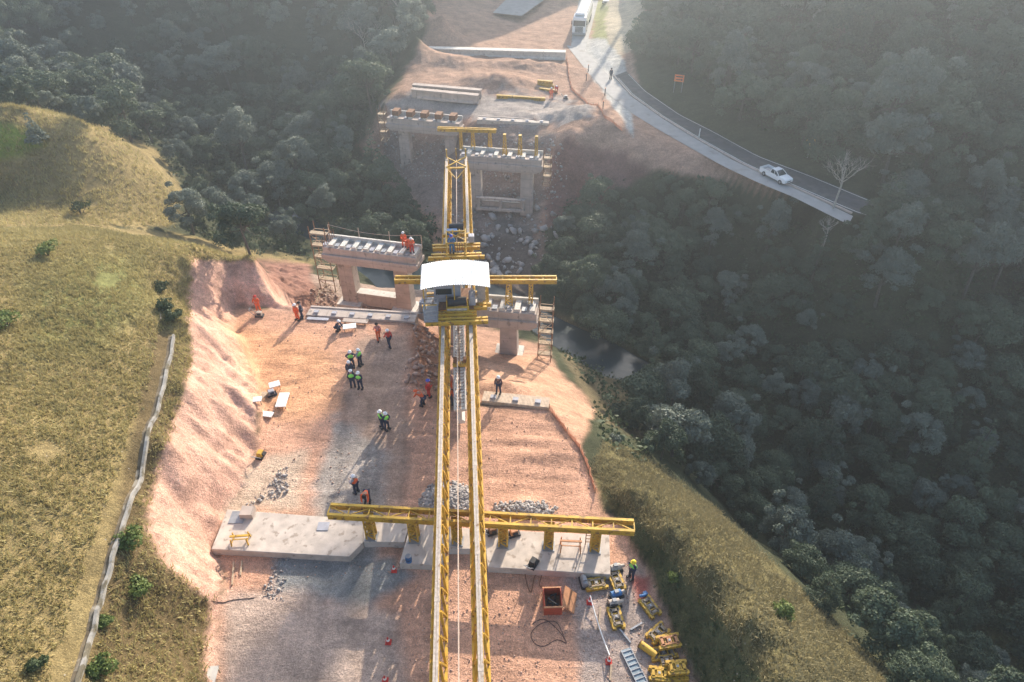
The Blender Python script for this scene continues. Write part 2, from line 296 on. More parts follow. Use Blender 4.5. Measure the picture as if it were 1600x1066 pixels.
# ---------------------------------------------------------------- mesh builder
class MB:
    def __init__(s): s.v = []; s.f = []
    def add(s, vs, fs):
        n = len(s.v); s.v += [tuple(v) for v in vs]; s.f += [tuple(i + n for i in f) for f in fs]; return s
    def box(s, c, d, rz=0.0, m=None, taper=1.0):
        x, y, z = d[0] / 2, d[1] / 2, d[2] / 2
        vs = [(-x, -y, -z), (x, -y, -z), (x, y, -z), (-x, y, -z), (-x * taper, -y * taper, z), (x * taper, -y * taper, z), (x * taper, y * taper, z), (-x * taper, y * taper, z)]
        mm = (m or Matrix.Rotation(rz, 4, 'Z'))
        return s.add([mm @ Vector(v) + Vector(c) for v in vs], [(0, 3, 2, 1), (4, 5, 6, 7), (0, 1, 5, 4), (1, 2, 6, 5), (2, 3, 7, 6), (3, 0, 4, 7)])
    def bar(s, a, b, w, h=None, up=(0, 0, 1)):
        a = Vector(a); b = Vector(b); h = h or w; d = (b - a); L = d.length
        if L < 1e-6: return s
        d /= L; u = Vector(up)
        if abs(d.dot(u)) > 0.98: u = Vector((0, 1, 0))
        x = d.cross(u).normalized(); z = x.cross(d).normalized()
        vs = []
        for p in (a, b):
            for sx, sz in ((-1, -1), (1, -1), (1, 1), (-1, 1)): vs.append(p + x * sx * w / 2 + z * sz * h / 2)
        return s.add(vs, [(0, 1, 2, 3), (7, 6, 5, 4), (0, 4, 5, 1), (1, 5, 6, 2), (2, 6, 7, 3), (3, 7, 4, 0)])
    def tube(s, pts, r, n=6):
        pts = [Vector(p) for p in pts]; rr = r if isinstance(r, (list, tuple)) else [r] * len(pts); base = len(s.v); x = None
        for i, p in enumerate(pts):
            d = (pts[min(i + 1, len(pts) - 1)] - pts[max(i - 1, 0)]).normalized()
            if x is None:
                u = Vector((0, 0, 1)) if abs(d.z) < 0.9 else Vector((1, 0, 0)); x = d.cross(u).normalized()
            else: x = (x - d * x.dot(d)).normalized()
            y = d.cross(x)
            for k in range(n):
                a = 2 * math.pi * k / n; s.v.append(tuple(p + (x * math.cos(a) + y * math.sin(a)) * rr[i]))
        for i in range(len(pts) - 1):
            for k in range(n):
                a = base + i * n + k; b = base + i * n + (k + 1) % n; s.f.append((a, b, b + n, a + n))
        s.f.append(tuple(base + k for k in range(n))[::-1]); e = base + (len(pts) - 1) * n; s.f.append(tuple(e + k for k in range(n)))
        return s
    def prism(s, poly, z0, z1):
        n = len(poly); zz = lambda z, i: z[i] if isinstance(z, (list, tuple)) else z
        vs = [(p[0], p[1], zz(z0, i)) for i, p in enumerate(poly)] + [(p[0], p[1], zz(z1, i)) for i, p in enumerate(poly)]
        area = sum(poly[i][0] * poly[(i + 1) % n][1] - poly[(i + 1) % n][0] * poly[i][1] for i in range(n))
        f = [tuple(range(n - 1, -1, -1)), tuple(range(n, 2 * n))] + [(i, (i + 1) % n, n + (i + 1) % n, n + i) for i in range(n)]
        if area < 0: f = [t[::-1] for t in f]
        return s.add(vs, f)
    def sphere(s, c, r, n=10, m=6, zs=1.0, half=False):
        base = len(s.v); c = Vector(c); rings = m
        for j in range(rings + 1):
            th = (math.pi / 2 if half else math.pi) * j / rings
            for k in range(n):
                a = 2 * math.pi * k / n; s.v.append((c.x + r * math.sin(th) * math.cos(a), c.y + r * math.sin(th) * math.sin(a), c.z + r * zs * math.cos(th)))
        for j in range(rings):
            for k in range(n):
                a = base + j * n + k; b = base + j * n + (k + 1) % n; s.f.append((a, a + n, b + n, b))
        return s
    def build(s, name, m, parent=None, smooth=False, bevel=0.0):
        me = bpy.data.meshes.new(name); me.from_pydata(s.v, [], s.f); me.validate(); me.update()
        if smooth: me.polygons.foreach_set('use_smooth', [True] * len(me.polygons))
        me.materials.append(M[m] if isinstance(m, str) else m)
        o = bpy.data.objects.new(name, me); col.objects.link(o)
        if parent: o.parent = parent
        if bevel:
            bv = o.modifiers.new('bevel', 'BEVEL'); bv.width = bevel; bv.segments = 2; bv.limit_method = 'ANGLE'
        return o
def tag(o, label=None, cat=None, group=None, kind=None):
    if label: o['label'] = label
    if cat: o['category'] = cat
    if group: o['group'] = group
    if kind: o['kind'] = kind
    return o
def thing(name, loc, rz=0.0, label=None, cat=None, group=None):
    o = bpy.data.objects.new(name, None); col.objects.link(o); o.empty_display_size = 0.2
    o.location = loc; o.rotation_euler = (0, 0, rz); return tag(o, label, cat, group)
KIDS = {}
def copy_tree(root, loc, rz, label=None, group=None, scale=None):
    r = root.copy(); col.objects.link(r); r.location = loc; r.rotation_euler = (0, 0, rz)
    if label: r['label'] = label
    if group: r['group'] = group
    if scale: r.scale = scale
    for ch in KIDS.get(root.name) or list(root.children):
        c = ch.copy(); col.objects.link(c); c.parent = r
        for g in ch.children:
            d = g.copy(); col.objects.link(d); d.parent = c
    return r
def np_mesh(name, V, Fq, m, rnd=None, parent=None):
    me = bpy.data.meshes.new(name); n = len(V); k = Fq.shape[1]; nf = len(Fq)
    me.vertices.add(n); me.vertices.foreach_set('co', np.asarray(V, np.float32).ravel())
    me.loops.add(nf * k); me.loops.foreach_set('vertex_index', np.asarray(Fq, np.int32).ravel())
    me.polygons.add(nf); me.polygons.foreach_set('loop_start', np.arange(0, nf * k, k, dtype=np.int32)); me.polygons.foreach_set('loop_total', np.full(nf, k, np.int32))
    me.update(calc_edges=True)
    if rnd is not None:
        a = me.attributes.new('rnd', 'FLOAT', 'FACE'); a.data.foreach_set('value', np.asarray(rnd, np.float32))
    me.materials.append(M[m]); o = bpy.data.objects.new(name, me); col.objects.link(o)
    if parent: o.parent = parent
    return o

# ---------------------------------------------------------------- ground sheet with its own soils, plus some painted sun and shade
GPX, GPY, GD = proj(GX, GY, GZ); GPX = np.where(GD > 5, GPX, -9999); GPY = np.where(GD > 5, GPY, -9999)
jit = 7 * fbm(GX / 1.5, GY / 1.5, 41, 4)
C = np.zeros(GX.shape + (3,))
def paint(mask, c):
    global C
    mk = mask[..., None]; C = C * (1 - mk) + mk * np.array(c)
n1 = fbm(GX / 4, GY / 4, 51, 4) * 0.5 + 0.5; n2 = fbm(GX / 1.1, GY / 1.1, 61, 3) * 0.5 + 0.5
C[:] = (0.060, 0.065, 0.035)                                          # forest floor
def zone(poly, c, soft=5, extra=0, cond=None, j=1.0):
    d = sdf(GPX, GPY, poly) + jit * j + extra; k = sm(-soft, soft, d)
    if cond is not None: k = k * cond
    paint(k, c); return k
HILL = [(-900,340),(0,345),(130,350),(300,368),(490,408),(470,416),(400,405),(300,405),(296,500),(300,560),(275,650),(240,760),(228,830),(262,885),(330,940),(320,1066),(300,1400),(-900,1400)]
KNOLL = [(-700,120),(0,158),(130,180),(240,232),(290,300),(270,352),(130,352),(-400,350)]
kh = zone(HILL, (0.19, 0.16, 0.065)); kk = zone(KNOLL, (0.23, 0.17, 0.075), cond=(GY < 100))
gcol = np.stack([0.23 + 0.10 * n1, 0.18 + 0.07 * n1, 0.085 + 0.03 * n1], -1)
mk = np.clip(kh + kk, 0, 1)[..., None]; C = C * (1 - mk) + mk * gcol
zone([(0,190),(60,205),(75,225),(30,245),(-100,260),(-100,180)], (0.22, 0.27, 0.05), 8)
zone([(100,400),(230,380),(245,470),(150,560),(40,560),(20,430)], (0.20, 0.20, 0.075), 30, extra=-10 + 30 * (n1 - 0.5))
zone([(235,520),(262,520),(300,560),(275,650),(240,760),(228,830),(262,885),(330,940),(320,1066),(130,1066),(180,820)], (0.15, 0.11, 0.055), 6)
zone(GRASS_R, (0.17, 0.145, 0.065)); 
zone([(955,775),(985,800),(1040,858),(1115,960),(1190,1066),(1230,1200),(1100,1200),(1095,1066),(1050,965),(1020,890),(985,835)], (0.095, 0.10, 0.05), 5)  # shaded side of the right ridge painted darker
zone([(868,490),(900,505),(965,570),(1010,690),(945,660),(925,640),(905,600),(880,560)], (0.17, 0.135, 0.075), 6, cond=(GY < 66))
far_site = [(690,-60),(662,60),(640,100),(600,165),(560,230),(600,290),(660,330),(690,430),(760,430),(850,430),(850,360),(900,300),(1000,262),(1100,275),(1230,300),(1240,285),(1100,235),(1000,150),(985,60),(1060,-60)]
zone(far_site, (0.40, 0.25, 0.18), 6, cond=(GY > 52))
zone([(600,180),(740,200),(740,190),(860,205),(850,330),(830,370),(760,390),(690,340),(600,290)], (0.27, 0.20, 0.165), 8, cond=(GY > 55), j=2)
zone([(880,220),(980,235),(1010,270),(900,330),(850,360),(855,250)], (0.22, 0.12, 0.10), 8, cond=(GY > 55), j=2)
zone([(590,165),(660,140),(880,150),(930,180),(900,205),(620,175)], (0.36, 0.31, 0.28), 8, cond=(GY > 90), j=2)
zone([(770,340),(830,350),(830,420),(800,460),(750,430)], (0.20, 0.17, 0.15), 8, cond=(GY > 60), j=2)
zone([(930,0),(960,0),(950,60),(965,90),(940,100),(925,60)], (0.30, 0.30, 0.12), 4, cond=(GY > 90))
zone([(960,-60),(1040,-60),(1000,30),(985,80),(960,90),(945,40)], (0.50, 0.42, 0.30), 4, cond=(GY > 90))
zone([(470,395),(660,400),(665,495),(455,490),(440,430)], (0.34, 0.25, 0.20), 6, cond=(GY < 66) * (GY > 46) * (GX > -25))
zone([(905,60),(945,60),(975,95),(985,150),(990,215),(960,170),(925,120),(900,85)], (0.50, 0.48, 0.44), 3, cond=(GY > 80), j=.5)  # sunlit glare on the road near the lorry painted pale
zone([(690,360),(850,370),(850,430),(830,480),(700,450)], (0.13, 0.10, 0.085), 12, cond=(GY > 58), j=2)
# platform soils, with the shadow band painted in
kd = zone(PLAT, (0.60, 0.345, 0.235), 5, cond=(GY < 56))
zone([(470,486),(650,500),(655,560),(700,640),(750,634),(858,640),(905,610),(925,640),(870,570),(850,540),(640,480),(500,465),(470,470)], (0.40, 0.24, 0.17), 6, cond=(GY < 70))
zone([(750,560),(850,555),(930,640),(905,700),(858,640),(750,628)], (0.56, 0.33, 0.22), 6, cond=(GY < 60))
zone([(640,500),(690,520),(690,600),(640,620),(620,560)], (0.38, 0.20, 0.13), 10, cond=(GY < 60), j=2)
kc = zone(CUT, (0.66, 0.40, 0.30), 5, cond=(GY < 60))
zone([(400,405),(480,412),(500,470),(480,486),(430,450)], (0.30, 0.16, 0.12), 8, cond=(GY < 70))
zone([(350,500),(520,540),(540,640),(420,660),(380,560)], (0.68, 0.37, 0.21), 25, cond=(GY < 56), j=2)
zone([(560,520),(640,520),(640,640),(630,800),(480,800),(520,700)], (0.42, 0.29, 0.22), 12, cond=(GY < 56), j=2)  # shadow band across the platform painted as a darker tone
zone([(520,660),(600,690),(600,800),(580,900),(440,930),(420,880),(480,800)], (0.36, 0.315, 0.28), 14, cond=(GY < 56), j=3)  # grey gravel, its tone also carrying part of the shadow band
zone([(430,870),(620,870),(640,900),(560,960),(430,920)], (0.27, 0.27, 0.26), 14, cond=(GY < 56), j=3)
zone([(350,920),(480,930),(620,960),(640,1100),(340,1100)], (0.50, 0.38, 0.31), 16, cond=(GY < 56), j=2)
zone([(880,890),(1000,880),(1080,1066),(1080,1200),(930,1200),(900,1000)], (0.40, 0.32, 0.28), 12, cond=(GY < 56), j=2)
zone([(985,900),(1012,905),(1018,940),(995,945)], (0.36, 0.12, 0.10), 5, cond=(GY < 56))
zone([(400,720),(480,700),(470,800),(350,800)], (0.58, 0.44, 0.33), 12, cond=(GY < 56), j=2)
# tyre tracks and raked lines on the working platform
trk = np.zeros(GX.shape)
for (x0, y0, x1, y1, ww) in ((430,560,600,590,1.2),(410,600,560,560,1.0),(760,655,900,672,1.0),(760,675,905,690,1.0),(640,690,900,715,1.2),(640,720,900,735,1.0),(520,1060,560,620,1.5),(580,1060,620,620,1.5),(650,940,640,1066,1.5)):
    for o_ in (-1.0, 1.0):
        a = at(x0, y0); b = at(x1, y1); e = b - a; L2 = e.x ** 2 + e.y ** 2; nx, ny = -e.y / math.sqrt(L2), e.x / math.sqrt(L2)
        ax, ay = a.x + nx * o_ * 0.9, a.y + ny * o_ * 0.9
        t = np.clip(((GX - ax) * e.x + (GY - ay) * e.y) / L2, 0, 1)
        d = np.hypot(GX - ax - t * e.x, GY - ay - t * e.y) + 0.25 * fbm(GX / 2, GY / 2, 71)
        trk = np.maximum(trk, (1 - sm(0.15, 0.45, np.abs(d))) * kd)
C *= (1 - 0.16 * trk)[..., None]
GZ -= 0.05 * trk
# mounds
def mound(px, py, rx, ry, h, rot=0.0, z=0.0):
    global GZ
    p = at(px, py, z); c_, s__ = math.cos(rot), math.sin(rot); u = ((GX - p.x) * c_ + (GY - p.y) * s__) / rx; v = (-(GX - p.x) * s__ + (GY - p.y) * c_) / ry
    r = np.hypot(u, v) * (1 + 0.25 * fbm(GX / 1.5, GY / 1.5, 81)); GZ += h * 0.7 * np.exp(-(r * 1.2) ** 2 * 1.2) * (1 + 0.2 * fbm(GX / .7, GY / .7, 83, 3))
mound(780, 135, 7, 3.5, 1.8); mound(705, 105, 5, 4, 1.6); mound(800, 108, 6, 3, 1.4); mound(860, 110, 5, 3, 1.2); mound(850, 185, 6, 3, 1.0); mound(915, 190, 4.5, 4, 1.6)
GZ_PRE = GZ.copy()
mound(650, 590, 1.6, 3.0, 0.7); mound(660, 540, 1.5, 3, 0.8); mound(780, 590, 3.2, 1.6, 1.3); mound(830, 715, 4, .8, 0.35); mound(800, 690, 5, .5, 0.25); mound(870, 700, 2, .8, .3)
mound(660, 690, 1.5, .7, 0.5); mound(690, 775, 2.0, 1.0, 0.5); mound(815, 797, 1.8, .8, 0.6)
ny_, nx_ = GX.shape
idx = np.arange(nx_ * ny_).reshape(ny_, nx_)
Fq = np.stack([idx[:-1, :-1], idx[:-1, 1:], idx[1:, 1:], idx[1:, :-1]], -1).reshape(-1, 4)
def ground_mat():
    m, t, b = node_mat('ground_soils'); N = t.nodes; L = t.links
    a = N.new('ShaderNodeAttribute'); a.attribute_name = 'soil'; tc = N.new('ShaderNodeTexCoord')
    def noise(s, d=6, rgh=0.6):
        n = N.new('ShaderNodeTexNoise'); n.inputs['Scale'].default_value = s; n.inputs['Detail'].default_value = d; n.inputs['Roughness'].default_value = rgh; L.new(tc.outputs['Object'], n.inputs['Vector']); return n
    def ramp(src, lo, hi, a0, a1):
        r = N.new('ShaderNodeMapRange'); r.inputs[1].default_value = lo; r.inputs[2].default_value = hi; r.inputs[3].default_value = a0; r.inputs[4].default_value = a1; L.new(src, r.inputs[0]); return r.outputs[0]
    f1 = ramp(noise(0.5).outputs['Fac'], .3, .7, .78, 1.2); f2 = ramp(noise(3.5, 8, .7).outputs['Fac'], .3, .7, .72, 1.28); f3 = ramp(noise(14, 4, .7).outputs['Fac'], .3, .7, .72, 1.28)
    def mul(x, y):
        q = N.new('ShaderNodeMath'); q.operation = 'MULTIPLY'; L.new(x, q.inputs[0]); L.new(y, q.inputs[1]); return q.outputs[0]
    mp = N.new('ShaderNodeMapping'); mp.inputs['Scale'].default_value = (0.45, 1.9, 1); mp.inputs['Rotation'].default_value = (0, 0, R(8)); L.new(tc.outputs['Object'], mp.inputs[0])
    ns = N.new('ShaderNodeTexNoise'); ns.inputs['Scale'].default_value = 0.8; ns.inputs['Detail'].default_value = 6; ns.inputs['Roughness'].default_value = .65; L.new(mp.outputs[0], ns.inputs[0])
    f = mul(mul(mul(f1, f2), f3), ramp(ns.outputs['Fac'], (.35), .68, .86, 1.14))
    v = N.new('ShaderNodeVectorMath'); v.operation = 'SCALE'; L.new(a.outputs['Color'], v.inputs[0]); L.new(f, v.inputs['Scale'])
    # scattered pebbles
    vo = N.new('ShaderNodeTexVoronoi'); vo.inputs['Scale'].default_value = 2.2; L.new(tc.outputs['Object'], vo.inputs['Vector'])
    pr = ramp(vo.outputs['Distance'], .05, .11, 1, 0); pn = ramp(noise(1.0, 3).outputs['Fac'], .5, .6, 0, .8); pf = mul(pr, pn)
    mx = N.new('ShaderNodeMixRGB'); mx.inputs[2].default_value = (.5, .45, .4, 1); L.new(v.outputs[0], mx.inputs[1]); L.new(pf, mx.inputs[0])
    L.new(mx.outputs[0], b.inputs['Base Color']); b.inputs['Roughness'].default_value = 0.95; b.inputs['Specular IOR Level'].default_value = 0.15
    bp = N.new('ShaderNodeBump'); bp.inputs['Strength'].default_value = 0.9; bp.inputs['Distance'].default_value = 0.12
    h = N.new('ShaderNodeMath'); h.operation = 'ADD'; L.new(noise(2.5, 10, .7).outputs['Fac'], h.inputs[0]); L.new(noise(9, 6, .7).outputs['Fac'], h.inputs[1]); h0 = h; h = N.new('ShaderNodeMath'); h.operation = 'ADD'; L.new(h0.outputs[0], h.inputs[0]); L.new(ns.outputs['Fac'], h.inputs[1])
    L.new(h.outputs[0], bp.inputs['Height']); L.new(bp.outputs[0], b.inputs['Normal'])
    return m
M['ground'] = ground_mat()
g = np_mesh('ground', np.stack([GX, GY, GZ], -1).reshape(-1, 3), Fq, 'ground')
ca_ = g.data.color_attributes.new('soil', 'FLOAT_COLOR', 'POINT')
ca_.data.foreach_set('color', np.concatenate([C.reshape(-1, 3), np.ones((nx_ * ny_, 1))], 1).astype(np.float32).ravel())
g.data.polygons.foreach_set('use_smooth', np.ones(len(Fq), bool))
tag(g, kind='structure')

# ---------------------------------------------------------------- water
def water_mat():
    m, t, b = node_mat('river_water'); b.inputs['Base Color'].default_value = (0.03, 0.045, 0.05, 1); b.inputs['Roughness'].default_value = 0.22; b.inputs['Specular IOR Level'].default_value = 0.3
    n = t.nodes.new('ShaderNodeTexNoise'); n.inputs['Scale'].default_value = 1.5; n.inputs['Detail'].default_value = 4; bp = t.nodes.new('ShaderNodeBump'); bp.inputs['Strength'].default_value = 0.25; bp.inputs['Distance'].default_value = 0.1
    tc = t.nodes.new('ShaderNodeTexCoord'); t.links.new(tc.outputs['Object'], n.inputs['Vector']); t.links.new(n.outputs['Fac'], bp.inputs['Height']); t.links.new(bp.outputs[0], b.inputs['Normal']); return m
M['water'] = water_mat()
rp_ = [(430,330),(520,372),(600,430),(700,438),(800,474),(880,524),(960,568),(1000,597)]
rl = [at(a, b, river_h) for a, b in rp_]; rw = [4, 4, 3.6, 3.2, 3.0, 3.0, 3.2, 4]
mb = MB(); vs = []
for i, p in enumerate(rl):
    d = (rl[min(i + 1, len(rl) - 1)] - rl[max(i - 1, 0)]).normalized(); nrm = Vector((-d.y, d.x, 0))
    zz = river_h
    vs += [(p.x - nrm.x * rw[i], p.y - nrm.y * rw[i], zz), (p.x + nrm.x * rw[i], p.y + nrm.y * rw[i], zz)]
mb.add(vs, [(2 * i, 2 * i + 2, 2 * i + 3, 2 * i + 1) for i in range(len(rl) - 1)])
tag(mb.build('river', 'water'), kind='structure')

# ---------------------------------------------------------------- roads
def flat(name, poly, m, z):
    mb = MB(); pts = [at(a, b, z) for a, b in poly]; n = len(pts) // 2
    A = pts[:n]; B = pts[n:][::-1]; k = min(len(A), len(B))
    # resample both edges evenly and join as a ribbon
    def rs(P, cnt):
        P = [Vector(p) for p in P]; L = [0]
        for i in range(1, len(P)): L.append(L[-1] + (P[i] - P[i - 1]).length)
        out = []
        for i in range(cnt):
            t = L[-1] * i / (cnt - 1); j = max(0, min(len(P) - 2, int(np.searchsorted(L, t)) - 1)); f = (t - L[j]) / max(1e-6, L[j + 1] - L[j]); out.append(P[j].lerp(P[j + 1], f))
        return out
    a_ = rs(A, 40); b_ = rs(B, 40); vs = []
    for p, q in zip(a_, b_): vs += [tuple(p), tuple(q)]
    mb.add(vs, [(2 * i, 2 * i + 1, 2 * i + 3, 2 * i + 2) for i in range(39)])
    o = mb.build(name, m); tag(o, kind='structure'); return a_, b_
ra, rb = flat('road', z7(ROAD_A + ROAD_B), 'asphalt', 0.03)
flat('road_shoulder', z7(PALE_A + PALE_B), 'newroad', 0.034)
flat('access_road', LANE, 'newroad', 0.026)
flat('haul_road', [(770,20),(790,0),(815,-40),(880,-40),(850,0),(815,25)], 'newroad', 1.2)
mb = MB()
for i in range(1, 38):
    for f0, f1 in ((0.05, 0.08), (0.92, 0.95)) :
        q = [ra[i].lerp(rb[i], f0), ra[i].lerp(rb[i], f1), ra[i + 1].lerp(rb[i + 1], f1), ra[i + 1].lerp(rb[i + 1], f0)]
        mb.add([(p.x, p.y, 0.036) for p in q], [(0, 1, 2, 3)])
tag(mb.build('road_markings', 'mark'), kind='structure')
# kerb and ditch line between carriageway and shoulder
mb = MB()
L = [at(860 + a / 2.961, b / 2.961, 0) for a, b in ((300,350),(380,440),(520,540),(700,650),(900,760),(1100,850),(1400,985))]
for i in range(len(L) - 1): mb.bar(L[i] + Vector((-.25, -.25, .09)), L[i + 1] + Vector((-.25, -.25, .09)), .25, .18)
tag(mb.build('kerb', 'conc'), kind='structure')
# drain channel down the grass hill: two concrete lips with a dark silted floor
cl = [(252,505),(262,560),(236,640),(205,715),(188,790),(160,860),(140,930),(118,1000),(98,1066)]
cl2 = [(266,505),(255,570),(240,640),(214,715),(192,790),(168,860),(145,930),(125,1000),(110,1066)]
cpts = [ray_ground((a[0] + b[0]) / 2, (a[1] + b[1]) / 2) for a, b in zip(cl, cl2)]
dn = []
for i in range(len(cpts) - 1):
    for k in range(5): dn.append(cpts[i].lerp(cpts[i + 1], k / 5))
dn.append(cpts[-1]); e = dn[-1] + (dn[-1] - dn[-6]); dn.append(e)
dn = [sum((dn[max(0, min(len(dn) - 1, i + k))] for k in range(-5, 6)), Vector()) / 11 for i in range(len(dn))]
for i, p in enumerate(dn): p.z = hgt(p.x, p.y); p.x += 0.03 * math.sin(i * 1.9)
drain = thing('drainage_channel', (0, 0, 0), 0, 'long narrow concrete drainage channel running down the grassy hill left of the dirt cut', 'drain')
def strip(prof, nm, m, wob):
    vs = []
    for i, p in enumerate(dn):
        d = (dn[min(i + 2, len(dn) - 1)] - dn[max(i - 2, 0)]); d.z = 0; d.normalize(); nr = Vector((d.y, -d.x, 0)); zc = min(p.z, hgt(*(p + nr * .25).xy), hgt(*(p - nr * .25).xy)) * .5 + p.z * .5
        for u, zz in prof: q = p + nr * (u + wob * math.sin(i * 1.3)); vs.append((q.x, q.y, zc + zz + .05))
    k = len(prof); MB().add(vs, [(i * k + j, i * k + j + 1, (i + 1) * k + j + 1, (i + 1) * k + j) for i in range(len(dn) - 1) for j in range(k - 1)]).build(nm, m, drain)
strip([(-.52, -.15), (-.51, .09), (-.36, .09), (-.34, -.15)], 'channel_lip', 'chan', .012); strip([(.24, -.15), (.26, .07), (.44, .07), (.46, -.15)], 'channel_lip', 'chan', .02); strip([(-.34, .0), (0, -.04), (.24, .0)], 'channel_floor', 'soilfloor', .0)

# ---------------------------------------------------------------- concrete approach slabs
def slab(poly, z, label, top=0.55, m='slab', name='concrete_slab'):
    pts = [at(a, b, top) for a, b in poly]; r = thing(name, (pts[0].x, pts[0].y, 0), 0, label, 'concrete slab')
    MB().prism([(p.x - pts[0].x, p.y - pts[0].y) for p in pts], z, top).build('slab_body', m, r, bevel=0.03); return r
s1 = slab([(355,796),(567,812),(567,848),(545,870),(330,858)], -.3, 'broad dusty concrete slab under the left end of the front yellow cross beam')
o0 = s1.location
p = at(388, 803, .6); MB().box((p.x - o0.x, p.y - o0.y, .75), (.8, .7, .42)).build('manhole_upstand', 'conc', s1)
p = at(371, 808, .6); MB().box((p.x - o0.x, p.y - o0.y, .575), (.9, .9, .05)).build('cover_plate', 'steel', s1)
p = at(505, 822, .6); MB().box((p.x - o0.x, p.y - o0.y, .57), (.7, .6, .05)).build('cover_plate', 'cab', s1)
slab([(567.5,812),(640,818),(632,847),(567.5,847)], -.3, 'small shaded concrete slab between the broad left slab and the middle tongue')
slab([(641,818),(690,822),(697,860),(690,884),(624,880),(634,846)], -.3, 'concrete slab tongue under the left girder, blue drum standing on it')
slab([(691,822),(750,827),(758,858),(698,858)], -.3, 'concrete slab between the two long yellow girders')
slab([(751,827),(952,836),(954,898),(762,886),(759,858)], -.3, 'large sunlit concrete slab under the right half of the front cross beam')
# transition benches (abutment caps with bearing pads)
def bench(a, b, npads, label, wid=1.1, m='slab', bw=True, top=.2, low=-1.4, pads=None):
    A = at(*a, top); B = at(*b, top); d = B - A; rz = math.atan2(d.y, d.x); Ln = d.length
    r = thing('abutment_cap', (A.x, A.y, 0), rz, label, 'abutment')
    MB().box((Ln / 2, wid / 2, (top + low) / 2), (Ln, wid, top - low)).build('cap_beam', m, r, bevel=0.03)
    if bw: MB().box((Ln / 2, wid + .1, (top + low) / 2 + .03), (Ln - .1, .2, top - low + .1)).build('back_wall', 'conc', r)
    for i in range(npads):
        x = Ln * (i + .5) / npads
        MB().box((x, wid * .42, top + .07), (.42, .36, .14)).build('bearing_pad', 'cab', r)
    return r
bench((478,492), (648,503), 6, 'long pale abutment cap with bearing pads in front of the left near pier', m='conc')
bench((752,626), (857,637), 3, 'timber-formed abutment cap on the dirt right of the girders', m='formwood', bw=False)
bench((745,187), (857,193), 5, 'distant abutment cap beyond the far piers')

# ---------------------------------------------------------------- piers
def pier(a, b, label, depth, h, base, cols, npad, zt=0.0, tie=None, cw_=1.5, frame='conc', foot=True, pads='concw'):
    A = at(*a, zt) if not isinstance(a, Vector) else a; B = at(*b, zt) if not isinstance(b, Vector) else b
    d = B - A; rz = math.atan2(d.y, d.x); Ln = d.length
    r = thing('bridge_pier', (A.x, A.y, base), rz, label, 'bridge pier', 'bridge piers across the valley')
    H0 = zt - base
    # hammerhead cap: rectangular upper part, lower part tapering at the ends, recess line in between
    cap = MB(); cap.prism([(0, 0), (Ln, 0), (Ln, depth), (0, depth)], H0 - .75, H0)
    n = 4; zl = H0 - .75
    x0, x1 = -.15, Ln + .15
    vs = [(x0, -.25, zl), (x1, -.25, zl), (x1, depth + .1, zl), (x0, depth + .1, zl), (x0, -.25, zl - .45), (x1, -.25, zl - .45), (x1, depth + .1, zl - .45), (x0, depth + .1, zl - .45),
          (x0 + .7, -.2, zl - h), (x1 - .7, -.2, zl - h), (x1 - .7, depth + .05, zl - h), (x0 + .7, depth + .05, zl - h)]
    cap.add(vs, [(0, 1, 2, 3), (4, 5, 1, 0), (5, 6, 2, 1), (6, 7, 3, 2), (7, 4, 0, 3), (8, 9, 5, 4), (9, 10, 6, 5), (10, 11, 7, 6), (11, 8, 4, 7), (11, 10, 9, 8)])
    cap.build('pier_cap', frame, r, bevel=0.03)
    for i in range(npad):
        x = Ln * (i + .5) / npad
        MB().box((x + .25, depth * .5, H0 + .14), (.5, depth * .82, .28)).build('bearing_block', pads, r)
        MB().box((x - .45, depth * .3, H0 + .06), (.45, .6, .12)).build('bearing_pad', 'steel' if i % 2 else 'cab', r)
    MB().box((Ln / 2, depth - .12, H0 + .25), (Ln, .2, .5)).build('edge_upstand', pads, r)
    for fx in cols:
        x = Ln * fx
        MB().box((x, depth / 2, (H0 - .75 - h) / 2 - .2), (cw_ * 1.12, depth * .72, H0 - .75 - h + .42), taper=.9).build('column', frame, r, bevel=0.04)
        if foot: MB().box((x, depth / 2 - .2, -.05), (cw_ * 1.75, depth * 1.25, .9)).build('footing', 'concw', r, bevel=0.03)
    if tie:
        x0, x1 = Ln * cols[0] + cw_ * .5, Ln * cols[-1] - cw_ * .5
        MB().box(((x0 + x1) / 2, depth / 2, tie / 2), (x1 - x0, depth * .5, tie)).build('tie_beam', frame, r, bevel=0.03)
        MB().box(((x0 + x1) / 2, depth / 2, tie + .03), (x1 - x0 - .1, depth * .52, .06)).build('tie_beam_top', 'concw', r)
    return r, Vector((A.x, A.y, zt)), rz, Ln
pL = pier((503,386), (650,404), 'near left bridge pier with three orange workers standing on its cap', 1.9, .95, -7.1, (.19, .80), 8, tie=1.5)
Rr = at(838, 492, 0); dR = Vector((math.cos(R(-7.5)), math.sin(R(-7.5)), 0))
pR = pier(Rr - dR * 10.6, Rr, 'near right bridge pier partly hidden behind the white-roofed winch house', 1.9, .95, -5.6, (.22, .76), 8, tie=None)
pF = pier((718,243), (846,251), 'far right bridge pier carrying six thin yellow trestle towers', 1.9, 1.0, -7.6, (.17, .82), 6, tie=1.3, foot=False)
pFL = pier((604,184), (717,194), 'far left bridge pier with brown boxed formwork along its cap', 1.9, 1.0, -7.3, (.20, .85), 5, foot=False)
_, A_, rz_, Ln_ = pFL
for i in range(5):
    MB().box((Ln_ * (i + .6) / 5.1, .9, 7.3 + .62), (.9, 1.3, .7)).build('formwork_box', 'rust', pFL[0])
q = MB()
for i in range(7): q.bar((Ln_ * .03 + i * .06, -.3 + i * .32, 7.3), (Ln_ * .03 + i * .06, -.3 + i * .32, 8.3), .05)
q.build('rebar', 'rust', pL[0]); 
_, A_, rz_, Ln_ = pF
